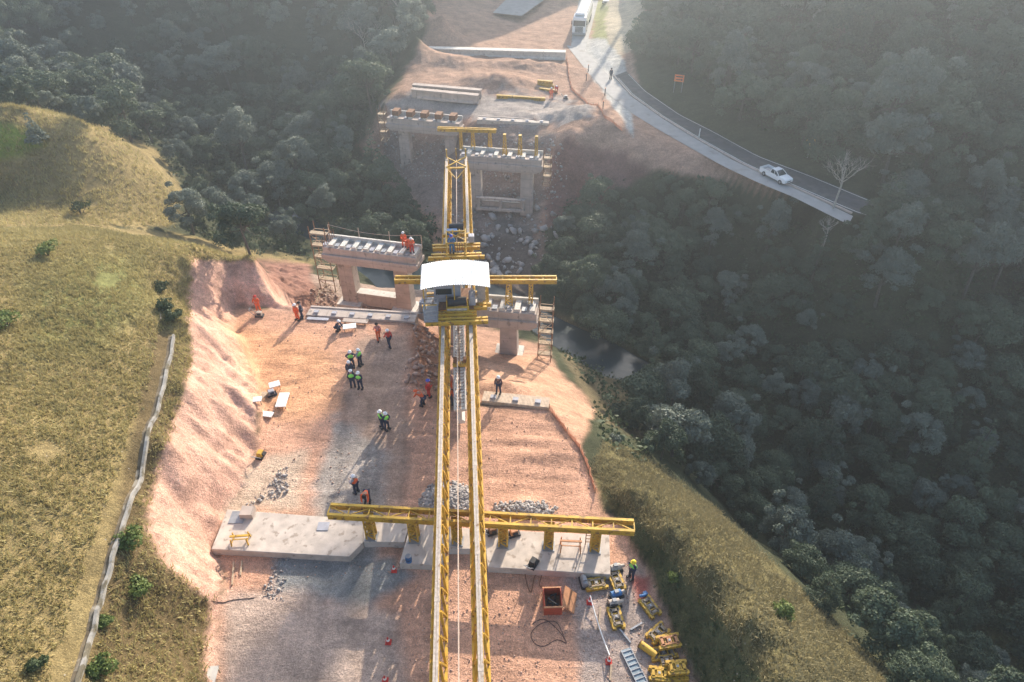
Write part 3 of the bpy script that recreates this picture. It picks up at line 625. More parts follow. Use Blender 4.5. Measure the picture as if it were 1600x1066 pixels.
q = MB().box((Ln_ * .5, -.15, 2.0), (Ln_ * .62, .5, .25)).box((Ln_ * .5, -.15, 0.5), (Ln_ * .62, .5, .3)).box((Ln_ * .5, -.15, 1.25), (.35, .45, 1.3)).box((Ln_*.22, -.15, 1.25), (.3, .45, 1.3)).box((Ln_*.78, -.15, 1.25), (.3, .45, 1.3))
q.build('brace_frame', 'conc', pF[0])
# handrail rope on the left pier
_, A_, rz_, Ln_ = pL
q = MB(); pts = [(Ln_ * t, 1.95, 7.1 + 1.5 - .5 * math.sin(math.pi * t) * (1 if t < 1 else 0)) for t in np.linspace(0, 1, 12)]
q.tube(pts, .025, 4); 
for t in (0, .33, .66, 1): q.bar((Ln_ * t, 1.95, 7.1), (Ln_ * t, 1.95, 8.6), .05)
q.build('safety_line', 'rope', pL[0])

# ---------------------------------------------------------------- scaffolds
def scaffold(loc, rz, w_, d_, h_, n, label):
    r = thing('scaffold_tower', loc, rz, label, 'scaffold', 'scaffold towers at the pier ends')
    P = MB(); Rg = MB(); Bd = MB()
    for x in (0, w_):
        for y in (0, d_): P.bar((x, y, 0), (x, y, h_ + .9), .07)
    for k in range(n + 1):
        z = h_ * k / n
        for y in (0, d_): Rg.bar((0, y, z), (w_, y, z), .05)
        for x in (0, w_): Rg.bar((x, 0, z), (x, d_, z), .05)
        if k < n:
            Rg.bar((0, 0, z), (w_, 0, z + h_ / n), .04) if k % 2 else Rg.bar((w_, 0, z), (0, 0, z + h_ / n), .04)
            for j in range(4): Rg.bar((w_ * .15, 0, z + j * h_ / n / 4), (w_ * .6, 0, z + j * h_ / n / 4), .04)
    P.build('post', 'rust', r); Rg.build('ledger', 'wood', r)
    for k in range(1, n + 1, max(1, n // 3)): MB().box((w_ / 2, d_ * .3, h_ * k / n + .05), (w_ * 1.15, d_ * .5, .06)).build('plank', 'wood', r)
    return r
scaffold(at(488, 366, .5) + Vector((-.3, 0, -7.0)), R(-12), 1.7, 1.2, 7.0, 5, 'rusty scaffold tower with planks at the left end of the near left pier')
scaffold(Vector((Rr.x + .25, Rr.y + .1, -6.0)), R(-8), 1.2, 1.0, 6.4, 5, 'slender scaffold ladder tower at the right end of the near right pier')
_b = at(847, 251, 0); scaffold(Vector((_b.x + .2, _b.y + .2, -3.5)), R(-8), .9, 1.4, 3.6, 3, 'small scaffold hung at the right end of the far right pier')
_b = at(601, 184, 0); scaffold(Vector((_b.x - 1.0, _b.y + .2, -3.5)), R(-8), .9, 1.4, 3.8, 3, 'small scaffold at the left end of the far left pier')

# ---------------------------------------------------------------- yellow cross beams and support towers
def crossbeam(a, b, label, z=3.0, gap=.72, hh=.42, cwid=.17, pan=1.15):
    A = at(*a, z); B = at(*b, z); d = B - A; rz = math.atan2(d.y, d.x); Ln = d.length
    r = thing('cross_beam', (A.x, A.y, z - hh), rz, label, 'steel beam', 'yellow cross beams under the girders')
    for y in (0, gap):
        q = MB().box((Ln / 2, y, hh / 2), (Ln, cwid * .45, hh)).box((Ln / 2, y, hh - .02), (Ln, cwid, .05)).box((Ln / 2, y, .02), (Ln, cwid, .05))
        for k in range(int(Ln / .6)): q.box((k * .6 + .3, y, hh / 2), (.03, cwid * .9, hh - .09))
        q.build('girder_flange', 'yellow', r)
    l = MB(); n = int(Ln / pan)
    for k in range(n + 1): l.bar((Ln * k / n, .09, hh - .1), (Ln * k / n, gap - .09, hh - .1), .07)
    for k in range(0, n): l.bar((Ln * k / n, .08 if k % 2 else gap - .08, hh - .14), (Ln * (k + 1) / n, gap - .08 if k % 2 else .08, hh - .14), .06)
    l.build('lacing', 'yellow', r)
    return r, A, rz, Ln
cbF = crossbeam((511,803), (992,829), 'longest yellow lattice cross beam on short lattice legs over the concrete slabs')
cbM = crossbeam((616,437), (870,437), 'yellow cross beam behind the white roof, resting on the near right pier towers', gap=.6)
cbf = crossbeam((683,200), (775,203), 'distant short yellow cross beam on the far right pier towers', gap=.45)
def tower(x, y, z0, z1, rz, label, wb=.5, wt=.5, dep=.45, group='short lattice legs under the front cross beam', solid=False):
    r = thing('support_tower', (x, y, z0), rz, label, 'support tower', group); h = z1 - z0
    q = MB(); 
    for sx in (-1, 1):
        for sy in (-1, 1): q.bar((sx * wb / 2, sy * dep / 2, .06), (sx * wt / 2, sy * dep / 2, h - .04), .09)
    n = max(2, int(round(h / .55)))
    for k in range(n):
        za, zb = .06 + (h - .12) * k / n, .06 + (h - .12) * (k + 1) / n; wa = wb + (wt - wb) * k / n; wb_ = wb + (wt - wb) * (k + 1) / n; s_ = 1 if k % 2 else -1
        for sy in (-1, 1):
            q.bar((-s_ * wa / 2, sy * dep / 2, za), (s_ * wb_ / 2, sy * dep / 2, zb), .06); q.bar((-wb_ / 2, sy * dep / 2, zb), (wb_ / 2, sy * dep / 2, zb), .05)
        for sx in (-1, 1): q.bar((sx * wa / 2, -s_ * dep / 2, za), (sx * wb_ / 2, s_ * dep / 2, zb), .06)
    if solid: q.box((0, dep / 2, h / 2), (wb * .8, .03, h - .1))
    q.build('lattice_leg', 'yellow', r)
    MB().box((0, 0, .03), (wb + .25, dep + .25, .06)).build('base_plate', 'steel', r)
    MB().box((0, 0, h - .02), (wt + .15, dep + .15, .04)).build('cap_plate', 'yellow', r)
    return r
names = ['leftmost short lattice leg, over the shaded slab left of the girders', 'second short lattice leg, over the slab tongue just left of the left girder', 'short lattice leg standing between the two long girders', 'short lattice leg just right of the right girder',
         'short lattice leg on the sunlit slab between its right-girder and far-right neighbours', 'rightmost short lattice leg near the right edge of the sunlit slab']
dF = Vector((math.cos(cbF[2]), math.sin(cbF[2]), 0)); nF = Vector((-dF.y, dF.x, 0))
for px, lb in zip((572,643,713,788,861,935), names):
    f = (px - 511) / (992 - 511); p = cbF[1] + dF * (cbF[3] * (f * 1.0)) + nF * .3
    tower(p.x, p.y, .55, 2.575, cbF[2], lb, wt=.46, solid=True)
zc = .02
for px, wb, lb in ((758,.45,'yellow tower right beside the winch house under the middle cross beam'), (795,.62,'tapered lattice tower in the middle of the near right pier cap'), (830,.3,'slim straight yellow tower at the right end of the near right pier')):
    q = at(px, 437, 3); p = Vector((q.x, q.y + .3, 0)); tower(p.x, p.y, zc + .3 if px == 830 else zc, 2.575, cbM[2], lb, wb=wb, wt=min(wb, .36), group='towers on the near right pier')
tl = ['leftmost thin tower on the far right pier, under the left of the short beam', 'second thin tower from the left on the far right pier, under the short beam', 'third thin tower on the far right pier, under the right end of the short beam',
      'free-standing thin tower on the far right pier, nearest to the short beam', 'free-standing thin tower on the far right pier, between two other free ones', 'free-standing thin tower at the right end of the far right pier']
for i, (px, lb) in enumerate(zip((719,738,765,789,813,838), tl)):
    f = (px - 718) / (846 - 718); _, A_, rz_, Ln_ = pF; p = A_ + Vector((math.cos(rz_), math.sin(rz_), 0)) * Ln_ * f + Vector((0, .8, 0))
    top = 2.575 if i < 3 else 2.8
    if i < 3: p = at(px, 200, 3); p = Vector((p.x, p.y + .22, 0))
    tower(p.x, p.y, .02, top, rz_, lb, wb=(.3 if i in (0, 5) else .5), wt=.22, dep=.3, group='thin towers on the far right pier')

# ---------------------------------------------------------------- launching gantry
GA = Vector((math.cos(R(93.72)), math.sin(R(93.72)), 0)); g0 = at(680, 1066, 5.2); g1 = at(752, 1066, 5.2)
gantry = thing('launching_gantry', (g0.x, g0.y, 3.2), R(93.72), 'pair of long yellow truss girders spanning the whole site towards the far pier', 'launching gantry')
# local frame: x along girders (forward), y to the left
Lb, Lf = -26.0, 55.6; off = -(g1 - g0).length
HT = 1.95
rot = Matrix.Rotation(-R(93.72), 4, 'Z'); lat = (rot @ (g1 - g0)).y
for gi, y0 in enumerate((0.0, lat)):
    MB().box(((Lb + Lf) / 2, y0, HT - .13), (Lf - Lb, .30, .22)).build('top_chord', 'yellow', gantry)
    q = MB(); 
    for yy in (-.065, .065): q.box(((Lb + Lf) / 2, y0 + yy, HT + .02), (Lf - Lb, .115, .07))
    for k in range(14): q.box((Lb + 6 * k + gi * 2.5, y0, HT + .034), (.3, .27, .056))
    q.build('rail', 'rail', gantry)
    for sy in (-1, 1):
        MB().box(((Lb + Lf) / 2, y0 + sy * .36, .09), (Lf - Lb, .15, .17)).build('bottom_chord', 'yellow', gantry)
        q = MB(); n = int((Lf - Lb) / 1.25); st = (Lf - Lb) / n
        for k in range(n):
            xa = Lb + st * k; q.bar((xa + .04, y0 + sy * .34, .14), (xa + st * .5, y0 + sy * .15, HT - .2), .13, .10, up=(1, 0, 0)); q.bar((xa + st * .5, y0 + sy * .15, HT - .2), (xa + st - .04, y0 + sy * .34, .14), .13, .10, up=(1, 0, 0))
        q.build('diagonals', 'yellow', gantry)
    q = MB(); 
    for k in range(n): q.bar((Lb + st * k, y0 - .3, .09), (Lb + st * k, y0 + .3, .09), .07)
    q.build('bottom_lacing', 'yellow', gantry)
    q = MB().bar((Lf, y0, 0), (Lf, y0, HT + .9), .16).bar((Lf - .4, y0, HT), (Lf, y0, HT + .8), .10); q.build('nose_post', 'yellow', gantry)
q = MB()
for xx in (Lf - .5,):
    q.bar((xx - 2.2, 0, HT + .12), (xx, lat, HT + .22), .10).bar((xx - 2.2, lat, HT + .12), (xx, 0, HT + .22), .12, .06).bar((xx - 2.3, 0, HT), (xx - 2.3, lat, HT), .12).bar((xx - 2.3, 0, HT), (xx - 4.0, lat / 2, HT - .4), .07).bar((xx - 2.3, lat, HT), (xx - 4.0, lat / 2, HT - .4), .07)
    q.bar((xx + .4, lat / 2, 0.6), (xx + .4, lat / 2, HT + 1.0), .11).bar((xx + .4, 0, .8), (xx + .4, lat, .8), .1)
q.build('nose_cross_brace', 'yellow', gantry)
Wm = gantry.matrix_world if False else Matrix.Translation(gantry.location) @ Matrix.Rotation(R(93.72), 4, 'Z')
def G(x, y=0.0, z=0.0): return Wm @ Vector((x, y, z))      # gantry-local point -> world
# rollers under girders on the cross beams
def rollers(s, label):
    r = thing('roller_bogie', G(s, lat / 2, -.19), R(93.72), label, 'roller bogie', 'roller bogies carrying the girders')
    for y in (lat / 2, -lat / 2):
        q = MB().box((0, y, .1), (.9, .55, .17)); q.build('bogie_frame', 'yellow', r)
        q = MB().tube([(-.25, y - .3, .12), (-.25, y + .3, .12)], .08, 10).tube([(.25, y - .3, .12), (.25, y + .3, .12)], .08, 10); q.build('roller', 'rust', r)
    return r
xF = (cbF[1] - gantry.location).dot(GA) ; xM = (cbM[1] - gantry.location).dot(GA)
sF = ((at(716, 812, 3)) - gantry.location).dot(GA) + .2; sM = ((at(712, 437, 3)) - gantry.location).dot(GA) + .2
rollers(sF, 'roller bogies carrying the girders on the front cross beam'); rollers(sM, 'roller bogies carrying the girders on the middle cross beam behind the roof')
# centre haulage rope
rp = MB().tube([G(x, lat / 2, HT - .15 - .25 * math.sin(math.pi * (x + 26) / 81)) for x in np.linspace(Lb, Lf - .4, 30)], .034, 5)
tag(rp.build('haulage_rope', 'rope'), 'taut pale haulage rope running midway between the two long girders', 'rope')

def glen(px, py, z): return (at(px, py, z) - gantry.location).dot(GA)
# winch house with the white roof
zd = HT + .22
xs0 = glen(712, 506, 5.4); xs1 = glen(712, 420, 8.0) + .6
wh = thing('winch_house', G(xs0, lat / 2, zd - .12), R(93.72), 'white-roofed winch house with grey cabin straddling both girders', 'winch house')
LX = 4.3
# yellow cross beams under the deck
for x, z_, wd in ((.0, .10, 4.6), (.38, .10, 4.6), (1.7, .12, 4.6), (2.1, .12, 5.2), (3.7, .12, 4.6)):
    q = MB().box((x, 0, z_), (.2, wd, .05)).box((x, 0, z_ + .26), (.2, wd, .05)).box((x, 0, z_ + .13), (.07, wd, .24)); q.build('deck_beam', 'yellow', wh)
MB().box((2.75, 0, .44), (2.7, 2.6, .06)).build('deck', 'rust', wh)
for x in (.78, 1.15): MB().box((x, 0, .34), (.14, 3.0, .22)).build('deck_beam', 'yellow', wh)
q = MB(); [q.box((.75, y, .2), (1.3, .1, .12)) for y in (-.55, 0, .55)]; q.box((.2, 0, .2), (.08, 1.3, .1)); q.build('winch_base', 'rust', wh)
MB().box((.9, 1.85, .46), (2.0, 1.0, .05)).build('walkway', 'steel', wh)
q = MB()
for z_ in (.75, 1.1, 1.45):
    q.bar((-.1, 1.35, z_), (-.1, 2.35, z_), .045).bar((-.1, 2.35, z_), (1.9, 2.35, z_), .045).bar((1.9, 1.35, z_), (1.9, 2.35, z_), .045).bar((-.1, 1.35, z_), (1.9, 1.35, z_), .045)
for x, y in ((-.1, 1.35), (-.1, 2.35), (1.9, 1.35), (1.9, 2.35), (.9, 2.35), (.9, 1.35)): q.bar((x, y, .46), (x, y, 1.5), .05)
q.bar((1.9, 1.35, 1.1), (1.9, -1.4, 1.1), .03)
for z_ in (.9, 1.3): q.bar((1.9, -1.4, z_), (3.2, -2.2, z_), .04)
q.bar((1.9, -1.4, .5), (1.9, -1.4, 1.3), .05)
q.build('guard_rail', 'steel', wh)
MB().box((2.9, .65, 1.35), (1.3, 2.0, 1.6)).build('cabin', 'cab', wh, bevel=.03)
MB().box((2.23, .9, 1.5), (.04, 1.2, .5)).build('cabin_window', 'glass', wh)
q = MB().tube([(1.7, -.75, .95), (1.7, .6, .95)], .34, 18); q.build('winch_drum', 'dark', wh)
q = MB(); [q.box((1.7, y, .85), (.8, .08, .8)) for y in (-.85, .7)]; q.box((1.25, -.1, .62), (.12, 1.7, .3)); q.build('winch_frame', 'yellow', wh)
q = MB().box((2.2, -1.2, .85), (1.0, .5, .7)).tube([(1.6, -1.2, 1.2), (2.6, -1.2, 1.2)], .2, 12).tube([(2.3, -1.2, 1.3), (2.3, -1.2, 1.9)], .06, 8); q.build('engine', 'cab', wh, bevel=.02)
MB().box((2.6, -1.9, 1.3), (.9, .6, 1.4)).build('control_cabinet', 'steel', wh, bevel=.02)
MB().tube([(1.25, -.8, .55), (1.25, .7, .55)], .13, 10).build('hydraulic_pipe', 'rail', wh)
q = MB()
zr = 2.75
for x in (1.55, 3.95):
    for y in (-2.3, 0.1, 2.35): q.bar((x, y, .45), (x, y, zr - .02 - (.0 if y == .1 else .28)), .09)
q.build('roof_post', 'yellow', wh)
roofm = MB(); vs = []; ny2 = 60
for j in range(ny2 + 1):
    y = -2.55 + 5.1 * j / ny2; z = zr + .05 - .34 * (y / 2.55) ** 2 + (.025 if j % 2 else -.025)
    vs += [(1.2, y, z), (4.35, y, z + .12)]
nv = len(vs); vs += [(a, b, c - .03) for a, b, c in vs]
fs = [(2 * j, 2 * j + 1, 2 * j + 3, 2 * j + 2) for j in range(ny2)] + [(nv + 2 * j + 2, nv + 2 * j + 3, nv + 2 * j + 1, nv + 2 * j) for j in range(ny2)]
for j in range(ny2): fs += [(2 * j, 2 * j + 2, nv + 2 * j + 2, nv + 2 * j), (2 * j + 1, nv + 2 * j + 1, nv + 2 * j + 3, 2 * j + 3)]
roofm.add(vs, fs).build('roof', 'roofw', wh)
q = MB()
for sy in (-1, 1):
    q.bar((4.9, sy * .9, 2.5), (4.4, sy * 2.3, 2.35), .09).bar((4.9, sy * .9, 2.5), (4.4, sy * 1.3, 2.5), .08).bar((4.9, sy * .9, 2.5), (4.4, sy * .3, 2.6), .09).bar((4.9, sy * .9, .4), (4.9, sy * .9, 2.5), .1)
q.bar((4.5, -2.5, 2.45), (4.5, 2.5, 2.45), .12); q.build('roof_brace', 'rail', wh)
# rear hoist trolley
xa = glen(710, 403, 5.5); xb = glen(710, 352, 5.8)
ht = thing('hoist_trolley', G(xa, lat / 2, zd - .12), R(93.72), 'yellow hoist trolley with pulleys and paired cross beams behind the white roof', 'hoist trolley')
LL = xb - xa
for x, wd, z_ in ((.0, 4.7, .1), (.45, 4.2, .1), (1.5, 4.0, .1), (2.0, 4.1, .1), (LL * .75, 2.4, .1)):
    MB().box((x, 0, z_), (.2, wd, .05)).box((x, 0, z_ + .28), (.2, wd, .05)).box((x, 0, z_ + .14), (.07, wd, .26)).build('cross_member', 'yellow', ht)
q = MB()
for y in (-.8, .8):
    q.bar((0, y, .45), (LL * .9, y, .45), .12, .2).bar((.3, y, .45), (.3, y, 1.5), .09).bar((2.2, y, .45), (2.2, y, 1.5), .09).bar((.3, y, 1.5), (2.2, y, 1.5), .08)
q.bar((2.2, -.8, 1.5), (2.2, .8, .6), .07).bar((2.2, .8, 1.5), (2.2, -.8, .6), .07).bar((2.2, -.8, 1.5), (2.2, .8, 1.5), .09).bar((.3, -.8, 1.5), (.3, .8, 1.5), .09)
q.build('trolley_frame', 'yellow', ht)
for y in (-.3, .3):
    q = MB().tube([(3.0, y - .05, .85), (3.0, y + .05, .85)], .34, 18); q.build('pulley', 'yellow', ht)
q = MB().tube([(LL * .85, -.6, .8), (LL * .85, .6, .8)], .3, 14); q.build('cable_drum', 'dark', ht)
MB().box((LL * .78 - .5, .35, .8), (.5, .9, .4)).build('fuel_tank', 'blue', ht, bevel=.03)
q = MB(); [q.bar((.7, y, .5), (.7, y, 1.3), .06) for y in np.linspace(-.5, .5, 6)]; q.bar((.7, -.5, 1.3), (.7, .5, 1.3), .06); q.build('valve_rack', 'rust', ht)
MB().box((2.3, -1.3, .75), (.6, .5, .6)).build('motor', 'cab', ht, bevel=.05)

# suspended precast girder between the trusses
b0 = at(719, 640, 1.9); b1 = at(716, 470, 1.9); d = (b1 - b0); brz = math.atan2(d.y, d.x); bl_ = d.length + 3
pg = thing('precast_girder', (b0.x, b0.y, .5), brz, 'pale precast concrete girder slung lengthwise between the two yellow girders', 'concrete girder')
sec = [(-.3, 0), (.3, 0), (.3, .22), (.1, .36), (.1, 1.15), (.45, 1.25), (.45, 1.4), (-.45, 1.4), (-.45, 1.25), (-.1, 1.15), (-.1, .36), (-.3, .22)]
vs = [(0, y, z) for y, z in sec] + [(bl_, y, z) for y, z in sec]; n = len(sec)
MB().add(vs, [tuple(range(n))[::-1], tuple(range(n, 2 * n))] + [(i, (i + 1) % n, n + (i + 1) % n, n + i) for i in range(n)]).build('girder_body', 'concw', pg)
q = MB(); [q.bar((.3 + i * .35, sy * .28, 1.4), (.3 + i * .35, sy * .28, 1.56), .03) for i in range(int(bl_ / .35)) for sy in (-1, 1)]; q.box((bl_ / 2, 0, 1.41), (bl_, .08, .03)); [q.bar((.3 + i * .35, -.28, 1.42), (.3 + i * .35, .28, 1.42), .02) for i in range(int(bl_ / .35))]; q.build('stirrups', 'rust', pg)
p = at(719, 567, 2.2); cl_ = thing('lifting_clamp', (p.x, p.y, 2.0), R(93.7), 'orange-yellow lifting clamp across the slung precast girder', 'lifting clamp')
MB().box((0, 0, .05), (.5, 1.15, .12)).build('saddle_plate', 'yellow', cl_)
for y in (-.38, .38): MB().box((.25, y, .28), (.35, .28, .34)).build('jack_block', 'rust', cl_)
MB().bar((0, 0, .1), (0, 0, 2.9), .06).build('hanger_rod', 'rail', cl_)

# ---------------------------------------------------------------- beams stored on the far bank
def stored(a, b, label, z=1.3, wt=.9, m='conc', h=1.4, name='precast_beam'):
    A = at(*a, z); B = at(*b, z); d = B - A; rz = math.atan2(d.y, d.x); Ln = d.length; z0 = hgt((A.x + B.x) / 2, (A.y + B.y) / 2)
    r = thing(name, (A.x, A.y, z - h), rz, label, 'concrete beam', 'precast beams stored on the far bank')
    s_ = [(-wt * .33, 0), (wt * .33, 0), (wt * .33, h * .16), (wt * .14, h * .3), (wt * .14, h * .78), (wt * .5, h * .88), (wt * .5, h), (-wt * .5, h), (-wt * .5, h * .88), (-wt * .14, h * .78), (-wt * .14, h * .3), (-wt * .33, h * .16)]
    vs = [(0, y, zz) for y, zz in s_] + [(Ln, y, zz) for y, zz in s_]; n = len(s_)
    MB().add(vs, [tuple(range(n))[::-1], tuple(range(n, 2 * n))] + [(i, (i + 1) % n, n + (i + 1) % n, n + i) for i in range(n)]).build('beam_body', m, r)
    MB().box((.5, 0, h * .5), (.6, wt * .66, h * .98)).build('end_block', m, r); MB().box((Ln - .5, 0, h * .5), (.6, wt * .66, h * .98)).build('end_block', m, r)
    return r
stored((669,74), (884,80), 'longest precast beam lying across the far work area below the truck', wt=1.4, m='concw', z=1.5)
stored((645,131), (752,140), 'back one of two stored precast beams left of the yellow beam', wt=.9, z=1.3)
stored((643,138), (748,148), 'front one of two stored precast beams with a rusty post on its end', wt=.9, z=1.2)
def ybeam(a, b, label, z=.5, h=.5, w_=.45):
    A = at(*a, z); B = at(*b, z); d = B - A; r = thing('steel_beam', (A.x, A.y, z - h), math.atan2(d.y, d.x), label, 'steel beam', 'yellow beams lying on the far bank'); Ln = d.length
    q = MB().box((Ln / 2, 0, h / 2), (Ln, .08, h)).box((Ln / 2, 0, h - .03), (Ln, w_, .06)).box((Ln / 2, 0, .03), (Ln, w_, .06))
    for k in range(int(Ln / .5)): q.box((k * .5 + .25, 0, h / 2), (.04, w_ * .9, h - .14))
    q.build('beam_web', 'yellow', r); return r
zf = .6
ybeam((776,148), (852,153), 'long yellow steel beam lying on the ground left of the orange workers', zf)
ybeam((840,125), (864,127), 'short yellow steel beam, topmost of the small pile by the mounds', 1.2)
ybeam((841,131), (866,133), 'short yellow steel beam, lower one of the small pile by the mounds', .7)
ybeam((843,137), (871,141), 'thin yellow beam lying in front of the small pile', .6)

# ---------------------------------------------------------------- people
def skinned(name, J, Eg, rad, sub=1):
    me = bpy.data.meshes.new(name); me.from_pydata(J, Eg, []); o = bpy.data.objects.new(name, me); col.objects.link(o)
    md = o.modifiers.new('skin', 'SKIN'); md.use_smooth_shade = True
    bpy.context.view_layer.update()
    if not me.skin_vertices: me.skin_vertices.new() if hasattr(me.skin_vertices, 'new') else None
    sv = me.skin_vertices[0].data
    for i, r in enumerate(rad): sv[i].radius = (r, r) if not isinstance(r, tuple) else r
    sv[0].use_root = True
    if sub: o.modifiers.new('sub', 'SUBSURF').levels = sub
    dg = bpy.context.evaluated_depsgraph_get(); res = bpy.data.meshes.new_from_object(o.evaluated_get(dg)); bpy.data.objects.remove(o)
    res.name = name; return res
def skel(pose):
    """joints of a 1.75 m figure facing +Y"""
    P = {}
    if pose == 'crouch': hip, ch, nk, hd = (0, -.12, .42), (0, .10, .80), (0, .2, .95), (0, .26, 1.08)
    elif pose == 'bend': hip, ch, nk, hd = (0, -.12, .90), (0, .28, 1.18), (0, .44, 1.22), (0, .56, 1.22)
    else: hip, ch, nk, hd = (0, 0, .93), (0, .02, 1.30), (0, .02, 1.47), (0, .04, 1.62)
    P['hip'], P['ch'], P['nk'], P['hd'] = map(Vector, (hip, ch, nk, hd))
    for s, k in ((-1, 'l'), (1, 'r')):
        hx = Vector((s * .10, 0, -.04)) + P['hip']
        if pose == 'crouch': kn, an = Vector((s * .17, .26, .46)), Vector((s * .15, -.02, .09))
        elif pose == 'walk': kn, an = Vector((s * .11, .12 * s + .03, .49)), Vector((s * .11, .26 * s - .04, .09))
        else: kn, an = Vector((s * .13, .03, .49)), Vector((s * .15, 0, .09))
        P['hp' + k], P['kn' + k], P['an' + k], P['to' + k] = hx, kn, an, an + Vector((0, .18, -.04))
        sh = P['nk'] + (P['ch'] - P['nk']) * .35 + Vector((s * .19, 0, 0))
        if pose in ('arms', 'phone'): el = sh + Vector((s * .10, .08, -.27)); wr = el + Vector((-s * .16, .22, .06 if pose == 'arms' else .28))
        elif pose == 'hips': el = sh + Vector((s * .20, -.08, -.24)); wr = el + Vector((-s * .18, .12, -.14))
        elif pose in ('bend', 'crouch'): el = sh + Vector((s * .03, .12, -.26)); wr = el + Vector((-s * .04, .14, -.2))
        elif pose == 'walk': el = sh + Vector((s * .06, -.10 * s, -.28)); wr = el + Vector((0, .10 - .12 * s, -.24))
        else: el = sh + Vector((s * .07, -.02, -.28)); wr = el + Vector((s * .0, .08, -.24))
        P['sh' + k], P['el' + k], P['wr' + k], P['ha' + k] = sh, el, wr, wr + (wr - el).normalized() * .15
    return P
PCACHE = {}
def chain_mesh(P, keys, edges, rad, name):
    return skinned(name, [P[k][:] for k in keys], [(keys.index(a), keys.index(b)) for a, b in edges], rad)
def person_meshes(pose):
    if pose in PCACHE: return PCACHE[pose]
    P = skel(pose); out = {'P': P}
    k = ['hip', 'ch', 'nk', 'hd', 'shl', 'ell', 'wrl', 'hal', 'shr', 'elr', 'wrr', 'har', 'hpl', 'knl', 'anl', 'tol', 'hpr', 'knr', 'anr', 'tor']
    e = [('hip', 'ch'), ('ch', 'nk'), ('nk', 'hd'), ('ch', 'shl'), ('shl', 'ell'), ('ell', 'wrl'), ('wrl', 'hal'), ('ch', 'shr'), ('shr', 'elr'), ('elr', 'wrr'), ('wrr', 'har'), ('hip', 'hpl'), ('hpl', 'knl'), ('knl', 'anl'), ('anl', 'tol'), ('hip', 'hpr'), ('hpr', 'knr'), ('knr', 'anr'), ('anr', 'tor')]
    r = [.12, .13, .06, .105, .06, .045, .035, .035, .06, .045, .035, .035, .08, .055, .04, .04, .08, .055, .04, .04]
    out['person_body'] = chain_mesh(P, k, e, r, 'person_body')
    k = ['hip', 'ch', 'shl', 'ell', 'wrl', 'shr', 'elr', 'wrr']; e = [('hip', 'ch'), ('ch', 'shl'), ('shl', 'ell'), ('ell', 'wrl'), ('ch', 'shr'), ('shr', 'elr'), ('elr', 'wrr')]
    out['jacket'] = chain_mesh(P, k, e, [.15, .165, .085, .07, .055, .085, .07, .055], 'jacket')
    P2 = dict(P); P2['v0'] = P['hip'] + (P['ch'] - P['hip']) * .1; P2['v1'] = P['nk'] - (P['nk'] - P['ch']) * .2
    P2['vl'] = P['shl'] * .9 + P['ch'] * .1; P2['vr'] = P['shr'] * .9 + P['ch'] * .1
    out['safety_vest'] = chain_mesh(P2, ['v0', 'ch', 'v1', 'vl', 'vr'], [('v0', 'ch'), ('ch', 'v1'), ('ch', 'vl'), ('ch', 'vr')], [.215, .25, .15, .15, .15], 'safety_vest')
    k = ['hip', 'hpl', 'knl', 'anl', 'hpr', 'knr', 'anr']; e = [('hip', 'hpl'), ('hpl', 'knl'), ('knl', 'anl'), ('hip', 'hpr'), ('hpr', 'knr'), ('knr', 'anr')]
    out['trousers'] = chain_mesh(P, k, e, [.16, .115, .085, .075, .115, .085, .075], 'trousers')
    for nm, kk in (('boot', 'l'), ('boot_r', 'r')):
        q = MB().box(P['an' + kk] + Vector((0, .06, -.02)), (.12, .30, .13)); o = q.build('boot', 'dark'); out[nm] = o.data; bpy.data.objects.remove(o)
    hd = P['hd'] + Vector((0, -.01, .03)); q = MB().sphere(hd, .142, 12, 5, .95, True); q.prism([(hd.x +   .155 * math.cos(a), hd.y + .02 + .175 * math.sin(a)) for a in np.linspace(0, 2 * math.pi, 13)[:-1]], hd.z - .012, hd.z + .012)
    o = q.build('helmet', 'hatw', smooth=False); out['helmet'] = o.data; bpy.data.objects.remove(o)
    PCACHE[pose] = out; return out
def person(px, py, label, jacket='orange', trousers='orange', vest=None, hat='hatw', pose='stand', face=180, grp=None, z=None, scale=1.0, loc=None):
    p = loc or (ray_ground(px, py) if z is None else at(px, py, z))
    r = thing('person', p, R(face), label, 'person', grp); r.scale = (scale,) * 3
    ms = person_meshes(pose)
    for nm, mt in (('person_body', 'skin'), ('jacket', jacket), ('trousers', trousers), ('boot', 'dark'), ('boot_r', 'dark'), ('safety_vest', vest), ('helmet', hat)):
        if not mt: continue
        o = bpy.data.objects.new('boot' if nm == 'boot_r' else nm, ms[nm]); col.objects.link(o); o.parent = r
        o.material_slots[0].link = 'OBJECT' if len(o.material_slots) else 'OBJECT'
        o.material_slots[0].material = M[mt]
    return r


def ensure_slot(me):
    if not me.materials: me.materials.append(M['skin'])
_pm = person_meshes
def person_meshes(pose, _f=_pm):
    d = _f(pose)
    for k, v in d.items():
        if k != 'P': ensure_slot(v)
    return d
GP = 'workers and visitors on the site'
V = dict(vest='green', jacket='navy', trousers='navy')
person(405, 487, 'worker in orange overalls behind a compactor at the foot of the cut slope', pose='arms', hat='redc')
person(466, 500, 'worker in orange at the left end of the long abutment cap', face=150)
person(473, 497, 'dark-clothed worker close behind an orange one by the abutment cap', 'navy', 'navy', hat='hato', face=100)
person(528, 517, 'dark-clothed worker crouching beside the white boards', 'navy', 'navy', hat='hatw', pose='crouch', face=250)
person(592, 531, 'worker in faded pink overalls without a helmet near the abutment cap', 'pink', 'orange', hat='hato', pose='walk', face=20)
person(609, 541, 'worker in red jacket, dark trousers and white helmet near the abutment cap', 'redc', 'navy', pose='walk', face=40)
person(551, 574, 'visitor in lime vest, left of the back pair of the group of four vests', pose='hips', face=190, **V)
